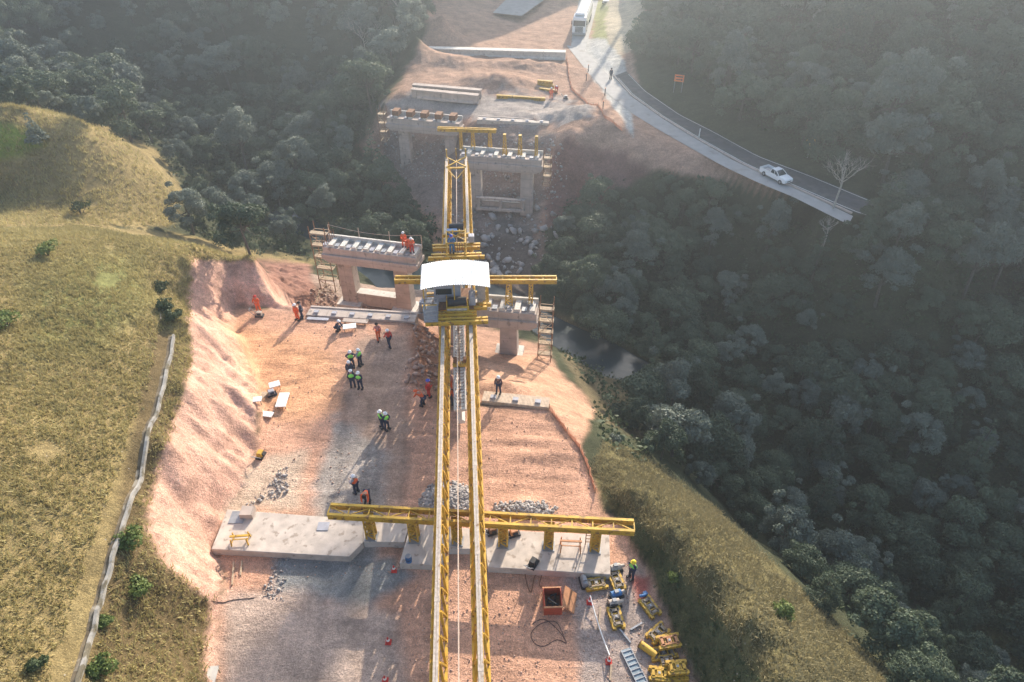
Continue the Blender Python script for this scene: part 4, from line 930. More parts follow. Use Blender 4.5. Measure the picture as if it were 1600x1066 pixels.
person(563, 571, 'visitor in lime vest, right of the back pair, turned sideways', 'cab', 'navy', vest='green', face=240)
person(549, 590, 'visitor half hidden behind the front left lime vest', 'navy', 'navy', hat='hatw', face=200)
person(552, 605, 'visitor in lime vest at the front left of the group, back to the camera', pose='stand', face=10, **V)
person(564, 607, 'visitor in lime vest with arms folded at the front right of the group', pose='arms', face=170, **V)
person(598, 668, 'visitor in lime vest, left one of the pair on the dark track', pose='hips', face=120, **V)
person(605, 671, 'visitor in lime vest, right one of the pair on the dark track', pose='arms', face=230, **V)
person(558, 770, 'worker in orange vest, white sleeves and white helmet on the grey gravel', 'cab', 'navy', vest='orange', pose='arms', face=60)
person(575, 784, 'worker in orange bending over on the grey gravel', 'orange', 'navy', hat='hato', pose='bend', face=180)
person(661, 634, 'worker in orange vest and dark trousers bending, left of the left girder', 'orange', 'navy', hat='orange', pose='bend', face=60)
person(670, 620, 'worker in red with a blue helmet beside the left girder', 'redc', 'redc', hat='hatb', pose='arms', face=300)
person(703, 610, 'worker in pinkish orange with blue helmet between the girders', 'pink', 'orange', hat='hatb', face=200)
person(704, 632, 'worker in orange vest and black trousers between the girders', 'orange', 'navy', hat='cab', face=180)
person(718, 641, 'worker in pale striped vest, blue jeans and white helmet between the girders', 'pink', 'bluec', pose='arms', face=330)
person(727, 627, 'worker in red vest and white helmet, right of the slung girder', 'redc', 'navy', pose='stand', face=90)
person(779, 616, 'worker in dark plaid shirt standing on the right abutment cap', 'plaid', 'navy', hat='hatw', pose='stand', face=170, loc=at(779, 614, .2))
person(986, 903, 'worker in lime vest and yellow helmet looking at a phone by the slope', 'navy', 'navy', vest='green', hat='haty', pose='phone', face=120)
person(861, 155, 'distant worker in orange beside the machine on the far bank', scale=1.0)
person(869, 146, 'distant worker in red behind the machine on the far bank', 'redc', 'redc', pose='bend')
person(632, 384, 'left one of three orange workers on the left pier cap', loc=at(632, 386, .25), hat='hatw')
person(638, 386, 'middle one of three orange workers on the left pier cap', pose='bend', face=240, loc=at(638, 389, .25))
person(644, 392, 'right one of three orange workers on the left pier cap', 'orange', 'redc', pose='arms', face=200, loc=at(644, 395, .25))
person(0, 0, 'worker in blue standing on the hoist trolley behind the white roof', 'bluec', 'bluec', hat='hatb', pose='arms', face=180, loc=G(xa + .55, lat / 2 + .35, zd - .12 + .42))
person(954, 124, 'person in dark clothes standing on the sunlit pale road', 'navy', 'navy', hat='hato', pose='stand', face=200)
person(612, 478, 'worker in dark clothes at the foot of the left pier column', 'navy', 'navy', hat='cab', pose='crouch', face=180)

# ---------------------------------------------------------------- vehicles
def wheel(r, x, y, rad, wd):
    q = MB().tube([(x - wd / 2, y, rad), (x + wd / 2, y, rad)], rad, 18); o = q.build('wheel', 'tyre', r)
    MB().tube([(x - wd / 2 - .01, y, rad), (x + wd / 2 + .01, y, rad)], rad * .55, 12).build('rim', 'steel', o)
def loft(s, secs):
    """secs: list of (y, [(x,z)...]) closed rings"""
    n = len(secs[0][1]); vs = [(x, y, z) for y, L in secs for x, z in L]
    fs = [tuple(range(n))[::-1], tuple(range((len(secs) - 1) * n, len(secs) * n))]
    for i in range(len(secs) - 1): fs += [(i * n + k, i * n + (k + 1) % n, (i + 1) * n + (k + 1) % n, (i + 1) * n + k) for k in range(n)]
    return s.add(vs, fs)
def pickup(p, rz, label):
    r = thing('pickup_truck', p, rz, label, 'pickup truck')
    W = .9
    ring = lambda w_, z0, z1: [(-w_, z0), (w_, z0), (w_ + .03, (z0 + z1) / 2), (w_ - .05, z1), (-w_ + .05, z1), (-w_ - .03, (z0 + z1) / 2)]
    b = loft(MB(), [(2.62, ring(W * .86, .42, .78)), (2.5, ring(W * .95, .34, .92)), (1.6, ring(W, .34, 1.04)), (1.2, ring(W, .34, 1.06)), (-.6, ring(W, .34, 1.06)), (-.65, ring(W, .34, .72)), (-2.45, ring(W, .34, .72)), (-2.55, ring(W * .97, .42, .72))])
    b.build('body', 'paint', r, smooth=False, bevel=.03)
    q = MB()
    for x in (-W + .03, W - .03): q.box((x, -1.6, .9), (.07, 1.95, .36))
    q.box((0, -2.54, .9), (1.75, .06, .36)); q.build('cargo_bed', 'paint', r)
    MB().box((0, -1.6, .74), (1.6, 1.8, .03)).build('bed_floor', 'steel', r)
    c = MB(); c.add([(-.82, 1.25, 1.05), (.82, 1.25, 1.05), (.84, -.55, 1.05), (-.84, -.55, 1.05), (-.66, .45, 1.55), (.66, .45, 1.55), (.68, -.4, 1.58), (-.68, -.4, 1.58)], [(0, 1, 5, 4), (1, 2, 6, 5), (2, 3, 7, 6), (3, 0, 4, 7), (4, 5, 6, 7)])
    c.build('windows', 'glass', r)
    q = MB().box((0, .02, 1.585), (1.36, .92, .05)); q.build('roof', 'paint', r, bevel=.02)
    q = MB()
    for s_ in (-1, 1): q.bar((s_ * .82, 1.25, 1.06), (s_ * .66, .46, 1.57), .07).bar((s_ * .84, -.5, 1.06), (s_ * .69, -.4, 1.57), .1).bar((s_ * .84, .35, 1.06), (s_ * .69, .2, 1.57), .06)
    q.build('pillars', 'paint', r)
    for x in (-.62, .62): MB().box((x, 2.57, .68), (.34, .1, .16)).build('headlight', 'light', r)
    MB().box((0, 2.6, .62), (.7, .1, .16)).build('grille', 'dark', r)
    for x in (-.98, .98): MB().box((x, 1.0, 1.12), (.16, .08, .12)).build('mirror', 'dark', r)
    for x in (-.82, .82):
        for y in (1.75, -1.55): wheel(r, x, y, .35, .22)
    r.scale = (.78,) * 3; return r
def pickup_yaw(a, b): d = at(*b) - at(*a); return math.atan2(d.y, d.x) - math.pi / 2
pickup(at(1211, 279, .036), pickup_yaw((1187, 268), (1232, 292)), 'white pickup truck driving on the shaded pale shoulder of the curved road')
def truck(p, rz, label):
    r = thing('lorry', p, rz, label, 'lorry')
    b = loft(MB(), [(0, [(-1.25, .5), (1.25, .5), (1.25, 3.0), (1.1, 3.3), (-1.1, 3.3), (-1.25, 3.0)]), (-1.9, [(-1.25, .5), (1.25, .5), (1.25, 3.2), (1.1, 3.6), (-1.1, 3.6), (-1.25, 3.2)])]); b.build('cab', 'paint', r, bevel=.05)
    MB().box((0, .02, 2.25), (2.2, .06, .95)).build('windscreen', 'glass', r)
    q = MB(); [q.box((0, .03, .8 + k * .2), (1.5, .07, .12)) for k in range(5)]; q.build('grille', 'dark', r)
    MB().box((0, .08, .5), (2.45, .25, .35)).build('bumper', 'steel', r)
    for x in (-.95, .95): MB().box((x, .1, .72), (.4, .1, .2)).build('headlight', 'light', r)
    for x in (-1.38, 1.38): MB().box((x, -.2, 2.3), (.2, .15, .7)).build('mirror', 'dark', r)
    MB().box((0, -.9, 3.75), (1.9, 1.2, .3), taper=.8).build('wind_deflector', 'paint', r)
    t = loft(MB(), [(y, [(-1.28, 1.2), (1.28, 1.2), (1.28, 2.9), (.9, 3.5), (0, 3.7), (-.9, 3.5), (-1.28, 2.9)]) for y in (-2.7, -14.0)]); t.build('trailer', 'paint', r, bevel=.04)
    MB().box((0, -8, .95), (1.1, 12.4, .3)).build('chassis', 'dark', r)
    for x in (-1.05, 1.05):
        for y in (-.9, -3.6, -10.4, -11.7, -13.0): wheel(r, x, y, .5, .34)
    return r
tp = at(904, 57, .03); tq = at(925, 0, .03); d = tp - tq
truck(tp, math.atan2(d.y, d.x) - math.pi / 2, 'white lorry with a long pale trailer coming down the access road')
wv = pickup(at(948, 4, .5), R(165), 'dark vehicle at the top edge of the photo beside the lorry trailer')
for c_ in wv.children:
    if c_.name.split('.')[0] in ('body', 'cargo_bed', 'roof', 'pillars'): c_.material_slots[0].link = 'OBJECT'; c_.material_slots[0].material = M['steel']

# ---------------------------------------------------------------- signs and road posts
def sign(px, py, rz, m, label, diamond=False, w_=1.4, h_=1.0, hp=1.6):
    p = ray_ground(px, py); r = thing('road_sign', p, rz, label, 'road sign')
    q = MB()
    for x in ((0,) if diamond else (-w_ * .4, w_ * .4)): q.bar((x, .04, -.2), (x, .04, hp + h_ * .5), .08)
    q.build('post', 'steel', r)
    if diamond:
        MB().box((0, 0, hp + .5), (.9, .05, .9), m=Matrix.Rotation(R(45), 4, 'Y')).build('sign_board', m, r); MB().bar((-.12, -.035, hp + .5), (.2, -.035, hp + .55), .1, .02).build('arrow_mark', 'dark', r)
    else:
        MB().box((0, 0, hp + h_ / 2), (w_, .05, h_)).build('sign_board', m, r)
        q = MB().box((0, -.03, hp + .3), (w_ * .6, .02, .1)); q.add([(w_ * .22, -.04, hp + .15), (w_ * .42, -.04, hp + .3), (w_ * .22, -.04, hp + .45)], [(0, 1, 2)]); q.build('arrow_mark', 'dark', r)
        MB().box((0, -.03, hp + .72), (w_ * .75, .02, .14)).build('lettering_band', 'dark', r)
sign(1058, 145, R(-20), 'signo', 'orange roadwork sign on posts at the forest edge above the road')
sign(1261, 247, R(-35), 'signy', 'yellow diamond warning sign at the forest edge near the pickup', True)
for i, (x, y, lb) in enumerate(((916,126,'thin dark road post, upper one on the dirt verge left of the pale road'), (919,112,'short road post close to the pale road edge above the other verge posts'), (945,149,'road post on the dirt verge between the upper and lower ones'), (942,170,'lowest road post on the dirt verge beside the orange netting'), (1092,214,'white road post between asphalt and pale shoulder'))):
    p = ray_ground(x, y); r = thing('road_post', p, 0, lb, 'post', 'posts along the curved road'); MB().tube([(0, 0, -.1), (0, 0, 1.0)], .07, 8).build('post_shaft', 'dark' if i < 4 else 'white', r); MB().tube([(0, 0, 1.0), (0, 0, 1.12)], .08, 8).build('post_cap', 'netting' if i < 4 else 'white', r)

# orange netting fences
def netfence(pts, label, h=.5):
    P = [ray_ground(a, b) for a, b in pts]; r = thing('netting_fence', P[0], 0, label, 'fence'); o = P[0]
    mesh = MB(); N_ = []
    for i in range(len(P) - 1):
        n = max(1, int((P[i + 1] - P[i]).length / .5))
        for k in range(n): q = P[i].lerp(P[i + 1], k / n); q.z = hgt(q.x, q.y); N_.append(q - o)
    N_.append(P[-1] - o)
    for i in range(len(N_) - 1):
        a, b = N_[i], N_[i + 1]; sg = .12 * math.sin(i * 1.7)
        for k in range(4): z = h * (k + .3) / 4 * (1 - .3 * abs(math.sin(i * .6))); mesh.bar(a + Vector((sg * k / 4, 0, z)), b + Vector((-sg * k / 4, 0, z)), .02, .07)
        mesh.bar(a, a + Vector((0, 0, h * .9)), .03)
    mesh.build('netting', 'netting', r)
    for i in range(0, len(N_), 5): MB().bar(N_[i] - Vector((0, 0, .1)), N_[i] + Vector((0, 0, h + .1)), .06).build('stake', 'wood', r)
netfence([(858,640),(880,668),(905,700),(920,735),(930,770)], 'sagging orange netting fence along the right edge of the dirt platform')
netfence([(885,92),(888,115),(893,140),(915,160),(945,185),(972,205)], 'faded orange netting fence between the far work area and the pale road')

# ---------------------------------------------------------------- small site equipment
def cone(px, py, label, z=None):
    p = ray_ground(px, py) if z is None else at(px, py, z); r = thing('traffic_cone', p, 0, label, 'traffic cone', 'orange and white traffic cones'); r.scale = (.78,) * 3
    MB().box((0, 0, .03), (.42, .42, .05)).build('base', 'redc', r); MB().tube([(0, 0, .05), (0, 0, .30)], [.17, .125], 12).build('cone_body', 'redc', r)
    MB().tube([(0, 0, .30), (0, 0, .48)], [.125, .08], 12).build('white_band', 'white', r); MB().tube([(0, 0, .48), (0, 0, .72)], [.08, .03], 12).build('cone_tip', 'redc', r)
cone(616, 892, 'traffic cone just below the small recess between the slabs'); cone(607, 1004, 'traffic cone on the shaded gravel left of the left girder'); cone(921, 942, 'traffic cone at the upper end of the white chain near the trolleys')
cone(951, 1035, 'traffic cone at the lower end of the white chain'); cone(602, 1064, 'traffic cone at the bottom edge of the photo on the shaded gravel')
a = ray_ground(921, 938); b = ray_ground(951, 1031); q = MB(); q.tube([a.lerp(b, t) + Vector((0, 0, .5 - .25 * math.sin(math.pi * t))) for t in np.linspace(0, 1, 24)], .035, 5)
tag(q.build('chain', 'white'), 'white plastic chain strung between two traffic cones', 'chain')

def bogie(px, py, ang, label, motor=None, L_=1.75, W_=.95, top='cab', z=None, hh=.5):
    top = 'deck' if top == 'cab' else top
    p = ray_ground(px, py); p.z += (z or 0); r = thing('steel_trolley', p, R(ang), label, 'steel trolley', 'yellow steel trolleys parked at the right edge'); r.scale = (.74, .74, .74)
    for y in (-W_ / 2 + .08, W_ / 2 - .08):
        MB().box((0, y, hh * .45), (L_, .09, hh * .55)).box((0, y, hh * .72), (L_, .2, .05)).box((0, y, hh * .18), (L_, .2, .05)).build('side_beam', 'yellow', r)
    for x in (-L_ * .38, -L_ * .16, L_ * .16, L_ * .38): MB().box((x, 0, hh * .5), (.09, W_ * 1.12, hh * .45)).build('cross_member', 'yellow', r)
    q = MB(); 
    for x, w2 in ((-L_ * .3, .2), (L_ * .3, .2), (0, .3)): q.box((x, 0, hh * .86), (w2, W_ * (.78 if x else .5), .06))
    for y in (-W_ * .27, W_ * .27): q.box((0, y, hh * .865), (L_ * .8, .10, .055))
    q.build('top_plate', top, r)
    MB().box((0, 0, hh * .86), (.16, .16, .14)).build('pivot_block', 'steel', r)
    for x in (-L_ * .42, L_ * .42):
        for y in (-W_ * .3, W_ * .3): MB().tube([(x - 0, y - .07, .17), (x, y + .07, .17)], .17, 12).build('trolley_wheel', 'yellow', r)
    if motor: MB().tube([(L_ * .5, -.15, hh), (L_ * .5 + .1, .3, hh)], .11, 10).box((L_ * .5 + .1, -.25, hh * .8), (.3, .3, .35)).build('motor', motor, r)
    return r
bogie(931, 915, 10, 'yellow trolley with crossed bars against the slab edge beside the pump', top='wood')
bogie(963, 910, 105, 'yellow trolley with grey deck at the lower right corner of the sunlit slab', 'rail')
bogie(962, 968, 100, 'grey-decked yellow trolley standing alone below the blue machine', 'dark')
bogie(1015, 951, 118, 'yellow trolley with a blue motor beside the red spoil heap', 'blue')
bogie(1027, 992, 38, 'tilted grey-decked yellow trolley just above the pinkish-decked one', None)
bogie(1043, 1010, 10, 'pinkish-decked yellow trolley on top of its stack, edge of the green slope', None, top='lid', z=.35)
bogie(1036, 1022, 10, 'bottom yellow frame under the pinkish-decked trolley', None, z=.0, hh=.3, L_=2.0)
bogie(1041, 1036, 8, 'small yellow frame between the stacked trolleys', None, L_=1.1, W_=.8)
bogie(1029, 1056, -6, 'open yellow frame at the bottom edge, left one of the lowest pair', None, top='yellow', L_=1.4)
bogie(1056, 1050, 4, 'yellow frame with many slots at the bottom edge, right one of the lowest pair', None, top='yellow', L_=1.5, z=.3)
bogie(1056, 1056, 4, 'lower yellow frame under the right one of the lowest pair', None, top='yellow', L_=1.6, hh=.3)
p = ray_ground(1012, 1018); r = thing('pipe_stub', p, R(-40), 'short yellow pipe lying left of the stacked trolleys', 'pipe'); MB().tube([(-.5, 0, .2), (.5, 0, .2)], .2, 14).build('pipe_body', 'yellow', r); MB().tube([(-.53, 0, .2), (-.49, 0, .2)], .24, 14).build('flange', 'rust', r)
def pump(px, py, ang, m, label):
    p = ray_ground(px, py); r = thing('pump_motor', p, R(ang), label, 'motor')
    MB().tube([(-.35, 0, .32), (.25, 0, .32)], .2, 14).build('motor_body', m, r); MB().box((0, 0, .07), (.8, .45, .14)).build('skid', 'dark', r); MB().tube([(.25, 0, .32), (.5, 0, .32)], .1, 10).build('shaft_housing', 'rail', r); MB().box((-.05, 0, .56), (.22, .2, .14)).build('terminal_box', 'steel', r)
pump(912, 912, 100, 'steel', 'grey-blue motor at the slab corner left of the yellow trolleys'); pump(963, 932, 20, 'blue', 'bright blue machine between two yellow trolleys'); pump(962, 891, 15, 'rail', 'dull silver motor beside the slab corner right of the trolley'); pump(960, 946, 12, 'rail', 'dull silver motor at the upper end of the lone trolley')
# red skip with its lid off
p = ray_ground(850, 961); r = thing('skip_box', p, R(2), 'red steel box with open top and dark scrap inside', 'steel box'); w_, d_, h_ = 1.0, 1.15, .85
MB().box((w_ / 2, 0, h_ / 2), (w_, .05, h_)).box((w_ / 2, d_, h_ / 2), (w_, .05, h_)).box((0.02, d_ / 2, h_ / 2), (.05, d_ - .06, h_)).box((w_ - .02, d_ / 2, h_ / 2), (.05, d_ - .06, h_)).build('box_walls', 'red', r)
MB().box((w_ / 2, d_ / 2, .05), (w_ - .1, d_ - .1, .06)).build('box_floor', 'rust', r)
q = MB(); [q.bar((.5 + .35 * math.cos(a), .57 + .4 * math.sin(a * 1.7), .1 + .04 * k), (.5 - .3 * math.cos(a * 2), .57 - .4 * math.sin(a), .25 + .04 * k), .08) for k, a in enumerate(np.linspace(0, 6, 9))]; q.build('scrap', 'dark', r)
MB().box((w_ / 2, -.02, h_ - .03), (w_ + .08, .08, .07)).box((w_ / 2, d_ + .02, h_ - .03), (w_ + .08, .08, .07)).build('rim', 'lid', r)
p2 = p + Vector((w_ + .45, .7, .40)); r = thing('steel_plate', p2, R(-12), 'orange-brown steel plate leaning against the right side of the red box', 'steel plate')
MB().box((0, 0, 0), (.95, 1.25, .04), m=Matrix.Rotation(R(42), 4, 'Y')).build('plate', 'lid', r); MB().box((0.02, 0, .05), (.1, 1.2, .04), m=Matrix.Rotation(R(42), 4, 'Y')).build('stiffener', 'rust', r)
p = ray_ground(977, 1015); q_ = ray_ground(1003, 1068); d = q_ - p; r = thing('steel_ladder', p, math.atan2(d.y, d.x), 'blue-grey ribbed steel panel lying flat near the lowest trolleys', 'steel panel'); Lr = d.length + .4
MB().box((Lr / 2, 0, .04), (Lr, .6, .04)).build('panel_sheet', 'grat', r); q = MB(); [q.box((Lr * (k + .5) / 9, 0, .08), (.05, .6, .06)) for k in range(9)]; [q.box((Lr / 2, y, .08), (Lr, .04, .08)) for y in (-.28, .28)]; q.build('panel_ribs', 'steel', r)
def cable(pts, r_, label, m='cable', name='cable'):
    P = [ray_ground(a, b) for a, b in pts]; out = []
    for i in range(len(P) - 1):
        for k in range(8): t = k / 6; p0 = P[max(i - 1, 0)]; p1 = P[i]; p2 = P[i + 1]; p3 = P[min(i + 2, len(P) - 1)]; v_ = .5 * ((2 * p1) + (p2 - p0) * t + (2 * p0 - 5 * p1 + 4 * p2 - p3) * t * t + (3 * p1 - p0 - 3 * p2 + p3) * t ** 3); v_.z = hgt(v_.x, v_.y) + r_; out.append(v_)
    out.append(P[-1]); tag(MB().tube(out, r_, 5).build(name, m), label, 'cable')
cable([(832,975),(850,968),(872,985),(885,1005),(870,1000),(850,1010),(835,1005),(830,990),(845,975),(868,972),(880,992)], .018, 'loose coil of black cable on the dirt below the red box')
cable([(820,895),(824,915),(830,925),(836,900),(846,898),(843,915),(850,920),(846,930)], .03, 'tangled dark hose in the slab shade left of the red box', 'rust')
cable([(300,945),(350,942),(395,935)], .02, 'thin dark cable across the gravel at lower left')
# props on the slabs
def trestle(px, py, z, ang, m, label, w_=.9, h_=.55, d_=.5, name='trestle'):
    p = at(px, py, z); r = thing(name, p, R(ang), label, 'trestle'); q = MB()
    for x in (-w_ / 2, w_ / 2):
        for y in (-d_ / 2, d_ / 2): q.bar((x * 1.1, y * 1.2, 0), (x, y, h_), .07)
        q.bar((x, -d_ / 2, h_ * .4), (x, d_ / 2, h_ * .4), .05)
    q.bar((-w_ / 2, 0, h_ * .4), (w_ / 2, 0, h_ * .4), .05)
    q.build('trestle_legs', m, r); MB().box((0, 0, h_), (w_ + .2, .12, .08)).build('top_bar', m, r)
trestle(377, 846, .56, 5, 'yellow', 'small yellow trestle on the left part of the broad slab'); trestle(891, 858, .56, -3, 'lid', 'orange-brown sawhorse on the sunlit slab', 1.1, .8)
def ladder(px, py, z, h_, label, lean=0.05):
    p = at(px, py, z); r = thing('ladder_frame', p, R(-3), label, 'ladder'); q = MB(); [q.bar((x, 0, 0), (x, lean * h_, h_), .05) for x in (-.22, .22)]; q.build('stile', 'rust', r)
    q = MB(); [q.bar((-.22, lean * z_, z_), (.22, lean * z_, z_), .035) for z_ in np.arange(.3, h_, .3)]; q.build('rungs', 'rust', r)
ladder(920, 852, .56, 1.9, 'thin rusty ladder against the cross beam by the rightmost lattice leg')
def drumlike(px, py, z, m, label, h_=.5, rr=.18):
    p = at(px, py, z); r = thing('drum', p, 0, label, 'drum'); MB().tube([(0, 0, 0), (0, 0, h_)], rr, 14).build('drum_shell', m, r); MB().tube([(0, 0, h_), (0, 0, h_ + .04)], rr * .9, 14).build('drum_lid', 'steel', r); MB().tube([(0, 0, h_ * .5), (0, 0, h_ * .53)], rr + .02, 14).build('drum_hoop', 'dark', r)
drumlike(639, 877, .56, 'blue', 'small blue drum at the lower edge of the slab tongue')
def machine(px, py, label, body='cab', ang=0, z=None, tall=.6, name='compactor'):
    p = ray_ground(px, py) if z is None else at(px, py, z); r = thing(name, p, R(ang), label, 'machine')
    MB().box((0, 0, .06), (.75, .5, .12)).build('base_plate', 'dark', r, bevel=.02); MB().box((0, 0, .3), (.5, .4, .34), taper=.85).build('engine_block', body, r, bevel=.03)
    MB().tube([(-.12, -.22, .3), (.18, -.22, .3)], .09, 10).build('filter', 'dark', r); q = MB(); [q.bar((-.3, y, .15), (-.75, y * 1.2, .15 + tall), .04) for y in (-.18, .18)]; q.bar((-.75, -.22, .15 + tall), (-.75, .22, .15 + tall), .04); q.build('handle', 'steel', r)
machine(406, 494, 'plate compactor in front of the orange worker by the cut slope', 'rail'); machine(408, 713, 'yellow-topped compactor standing alone on the lit dirt, long shadow', 'yellow', 80); machine(833, 882, 'black machine alone in the middle of the sunlit slab', 'dark', 60, .56)
machine(884, 154, 'grey and red machine beside the distant orange workers', 'steel', 0, None, .6, 'generator'); machine(770, 832, 'rusty winch with hoses beside the right girder on the slab', 'rust', 20, .56, .5, 'winch'); machine(803, 835, 'orange-brown jack beside its shadow on the sunlit slab', 'lid', 20, .56, .3, 'hydraulic_jack')
def board(px, py, w_, d_, ang, label, h_=.35, m='white', name='white_panel'):
    p = ray_ground(px, py); r = thing(name, p, R(ang), label, 'panel'); MB().box((0, 0, h_), (w_, d_, .07)).build('panel_board', m, r)
    q = MB()
    for x in (-w_ * .4, w_ * .4):
        for y in (-d_ * .4, d_ * .4): q.bar((x, y, -.05), (x, y, h_ - .036), .06)
    q.build('panel_legs', 'wood', r)
board(443, 630, .75, 1.5, 2, 'upright-looking white board lying right of the tool clutter'); board(547, 515, 1.1, .65, 12, 'white board on low trestles beside the crouching worker'); board(416, 650, 1.1, .5, -8, 'white crate lid at the lower end of the tool clutter', .2)
board(431, 608, .8, .6, 25, 'white sheet topmost of the tool clutter by the slope', .5); board(404, 630, .6, .5, 10, 'small white box lid at the left of the tool clutter', .4); board(411, 622, .4, .9, -20, 'pale yellowish plank stack in the middle of the tool clutter', .2, 'wood', 'plank_stack')
board(556, 505, 2.2, .5, -6, 'grey plank table behind the white board near the abutment cap', .25, 'conc', 'plank_table'); board(497, 500, 1.9, .35, -5, 'grey timber plank lying along the abutment cap', .12, 'cab', 'timber_plank')
machine(425, 617, 'grey generator among the white panels at the foot of the slope', 'cab', 30, None, .3, 'generator'); board(335, 1062, .5, .9, 4, 'pale box corner at the bottom edge of the photo', .5, 'concw', 'cabinet')
for (x1, y1, x2, y2, m_, lb) in ((366,880,363,915,'wood','upright-leaning timber prop, left one below the broad slab'), (379,878,376,900,'wood','shorter timber prop, right one below the broad slab'), (955,1040,953,1064,'wood','thin timber lying below the chain cone'), (1003,975,985,985,'steel','dark steel bar lying between trolleys'), (968,985,985,1005,'steel','pair of dark rods lying near the lone trolley'), (938,950,935,985,'wood','pale stake lying left of the lone trolley'), (250,480,252,500,'wood','old stake at the top of the drainage channel'), (500,455,494,475,'wood','pale plank on the rubble left of the left pier')):
    a = ray_ground(x1, y1); b = ray_ground(x2, y2); tag(MB().bar(a + Vector((0, 0, .12)), b + Vector((0, 0, .05)), .09).build('timber_prop' if m_ == 'wood' else 'steel_rod', m_), lb, 'timber' if m_ == 'wood' else 'steel rod')

# ---------------------------------------------------------------- rocks and gravel
def rocks(name, polys, n, smin, smax, m, label, zt=.3):
    A = []; F_ = []; base = np.array([(0, 0, 1), (.9, 0, .3), (.28, .85, .3), (-.72, .53, .35), (-.72, -.53, .3), (.28, -.85, .3), (0, 0, -.6), (.7, .5, -.3), (-.4, .8, -.3), (-.85, 0, -.3), (-.4, -.8, -.3), (.7, -.5, -.3)])
    f = np.array([(0,1,2),(0,2,3),(0,3,4),(0,4,5),(0,5,1),(1,7,2),(2,8,3),(3,9,4),(4,10,5),(5,11,1),(2,7,8),(3,8,9),(4,9,10),(5,10,11),(1,11,7),(6,8,7),(6,9,8),(6,10,9),(6,11,10),(6,7,11)])
    xs_ = [p[0] for p in polys]; ys_ = [p[1] for p in polys]; c = 0
    while c < n:
        px = rng.uniform(min(xs_), max(xs_), 200); py = rng.uniform(min(ys_), max(ys_), 200); ok = sdf(px, py, polys) > rng.uniform(-6, 6, 200)
        for a, b in zip(px[ok], py[ok]):
            if c >= n: break
            p = ray_ground(a, b); s = smin + (smax - smin) * rng.random() ** 3
            Rm = np.linalg.qr(rng.normal(size=(3, 3)))[0]; v = (base * rng.uniform(.7, 1.25, (12, 1)) * s * np.array([1, .8, .65])) @ Rm; v += np.array(p) + [0, 0, s * zt]
            A.append(v); F_.append(f + 12 * c); c += 1
    o = np_mesh(name, np.vstack(A), np.vstack(F_), m); return tag(o, label, 'rocks', None, 'stuff')
rocks('gravel_heap', [(655,790),(668,765),(695,752),(735,765),(748,790),(700,798)], 1100, .08, .22, 'stone', 'heap of grey broken stone under the two girders')
rocks('gravel_heap', [(768,795),(800,785),(835,782),(872,798),(830,808)], 600, .06, .2, 'stone', 'heap of grey broken stone right of the girders behind the cross beam')
rocks('rubble', [(640,510),(668,500),(690,560),(690,600),(655,620),(632,590),(650,550)], 260, .06, .36, 'stonep', 'pinkish broken rock beside the left girder below the winch house')
rocks('rubble', [(545,470),(640,478),(650,492),(560,486),(500,482),(480,460),(510,440),(530,470)], 260, .08, .3, 'stonep', 'loose stones around the foot of the left pier')
rocks('boulders', [(690,330),(820,320),(880,340),(850,400),(800,440),(740,420),(700,380)], 240, .12, .8, 'stone', 'grey boulders on the far river bank below the far right pier')
rocks('rubble', [(590,190),(760,200),(870,215),(890,300),(850,330),(740,300),(640,280),(595,240)], 700, .1, .35, 'stone', 'scattered broken rock on the slope around the far piers')
rocks('gravel', [(430,740),(450,730),(450,770),(400,780),(380,800),(420,770)], 130, .06, .2, 'stone', 'grey stones strewn on the dirt above the broad slab')
rocks('rubble', [(430,860),(450,850),(440,940),(410,930)], 120, .05, .15, 'stone', 'small grey stones below the broad slab')
rocks('loose_stones', [(330,900),(620,900),(640,1070),(1060,1070),(1010,930),(960,900),(330,870)], 900, .03, .09, 'stonep', 'small loose stones on the lower platform')
rocks('loose_stones', [(380,500),(640,520),(900,640),(930,780),(400,780),(420,600)], 700, .03, .1, 'stonep', 'small loose stones on the middle platform')

# ---------------------------------------------------------------- vegetation
def leafcloud(lobes, n, size, flat=0.75, seed=1, inner=.25):
    g_ = np.random.default_rng(seed); L_ = np.array([(*l[0], l[1]) for l in lobes]); wgt = L_[:, 3] ** 2; k = g_.choice(len(L_), n, p=wgt / wgt.sum())
    d = g_.normal(size=(n, 3)); d[:, 2] = np.where(d[:, 2] < -.35, -d[:, 2], d[:, 2]); d /= np.linalg.norm(d, axis=1)[:, None]
    rr = L_[k, 3] * (1 - inner * g_.random(n) ** 2) * (1 + .12 * g_.normal(size=n)); c = L_[k, :3] + d * rr[:, None] * np.array([1, 1, flat])
    nm = d + g_.normal(size=(n, 3)) * .55; nm /= np.linalg.norm(nm, axis=1)[:, None]
    a = np.cross(nm, g_.normal(size=(n, 3))); a /= np.linalg.norm(a, axis=1)[:, None]; b = np.cross(nm, a); s = size * g_.uniform(.6, 1.3, n)[:, None]
    V_ = np.stack([c - a * s * .5, c + b * s * .32, c + a * s * .5, c - b * s * .32], 1).reshape(-1, 3)
    lr = g_.random(len(L_)); rnd = np.clip(lr[k] * .5 + g_.random(n) * .5, 0, 1)
    return V_, np.arange(n * 4).reshape(-1, 4), rnd
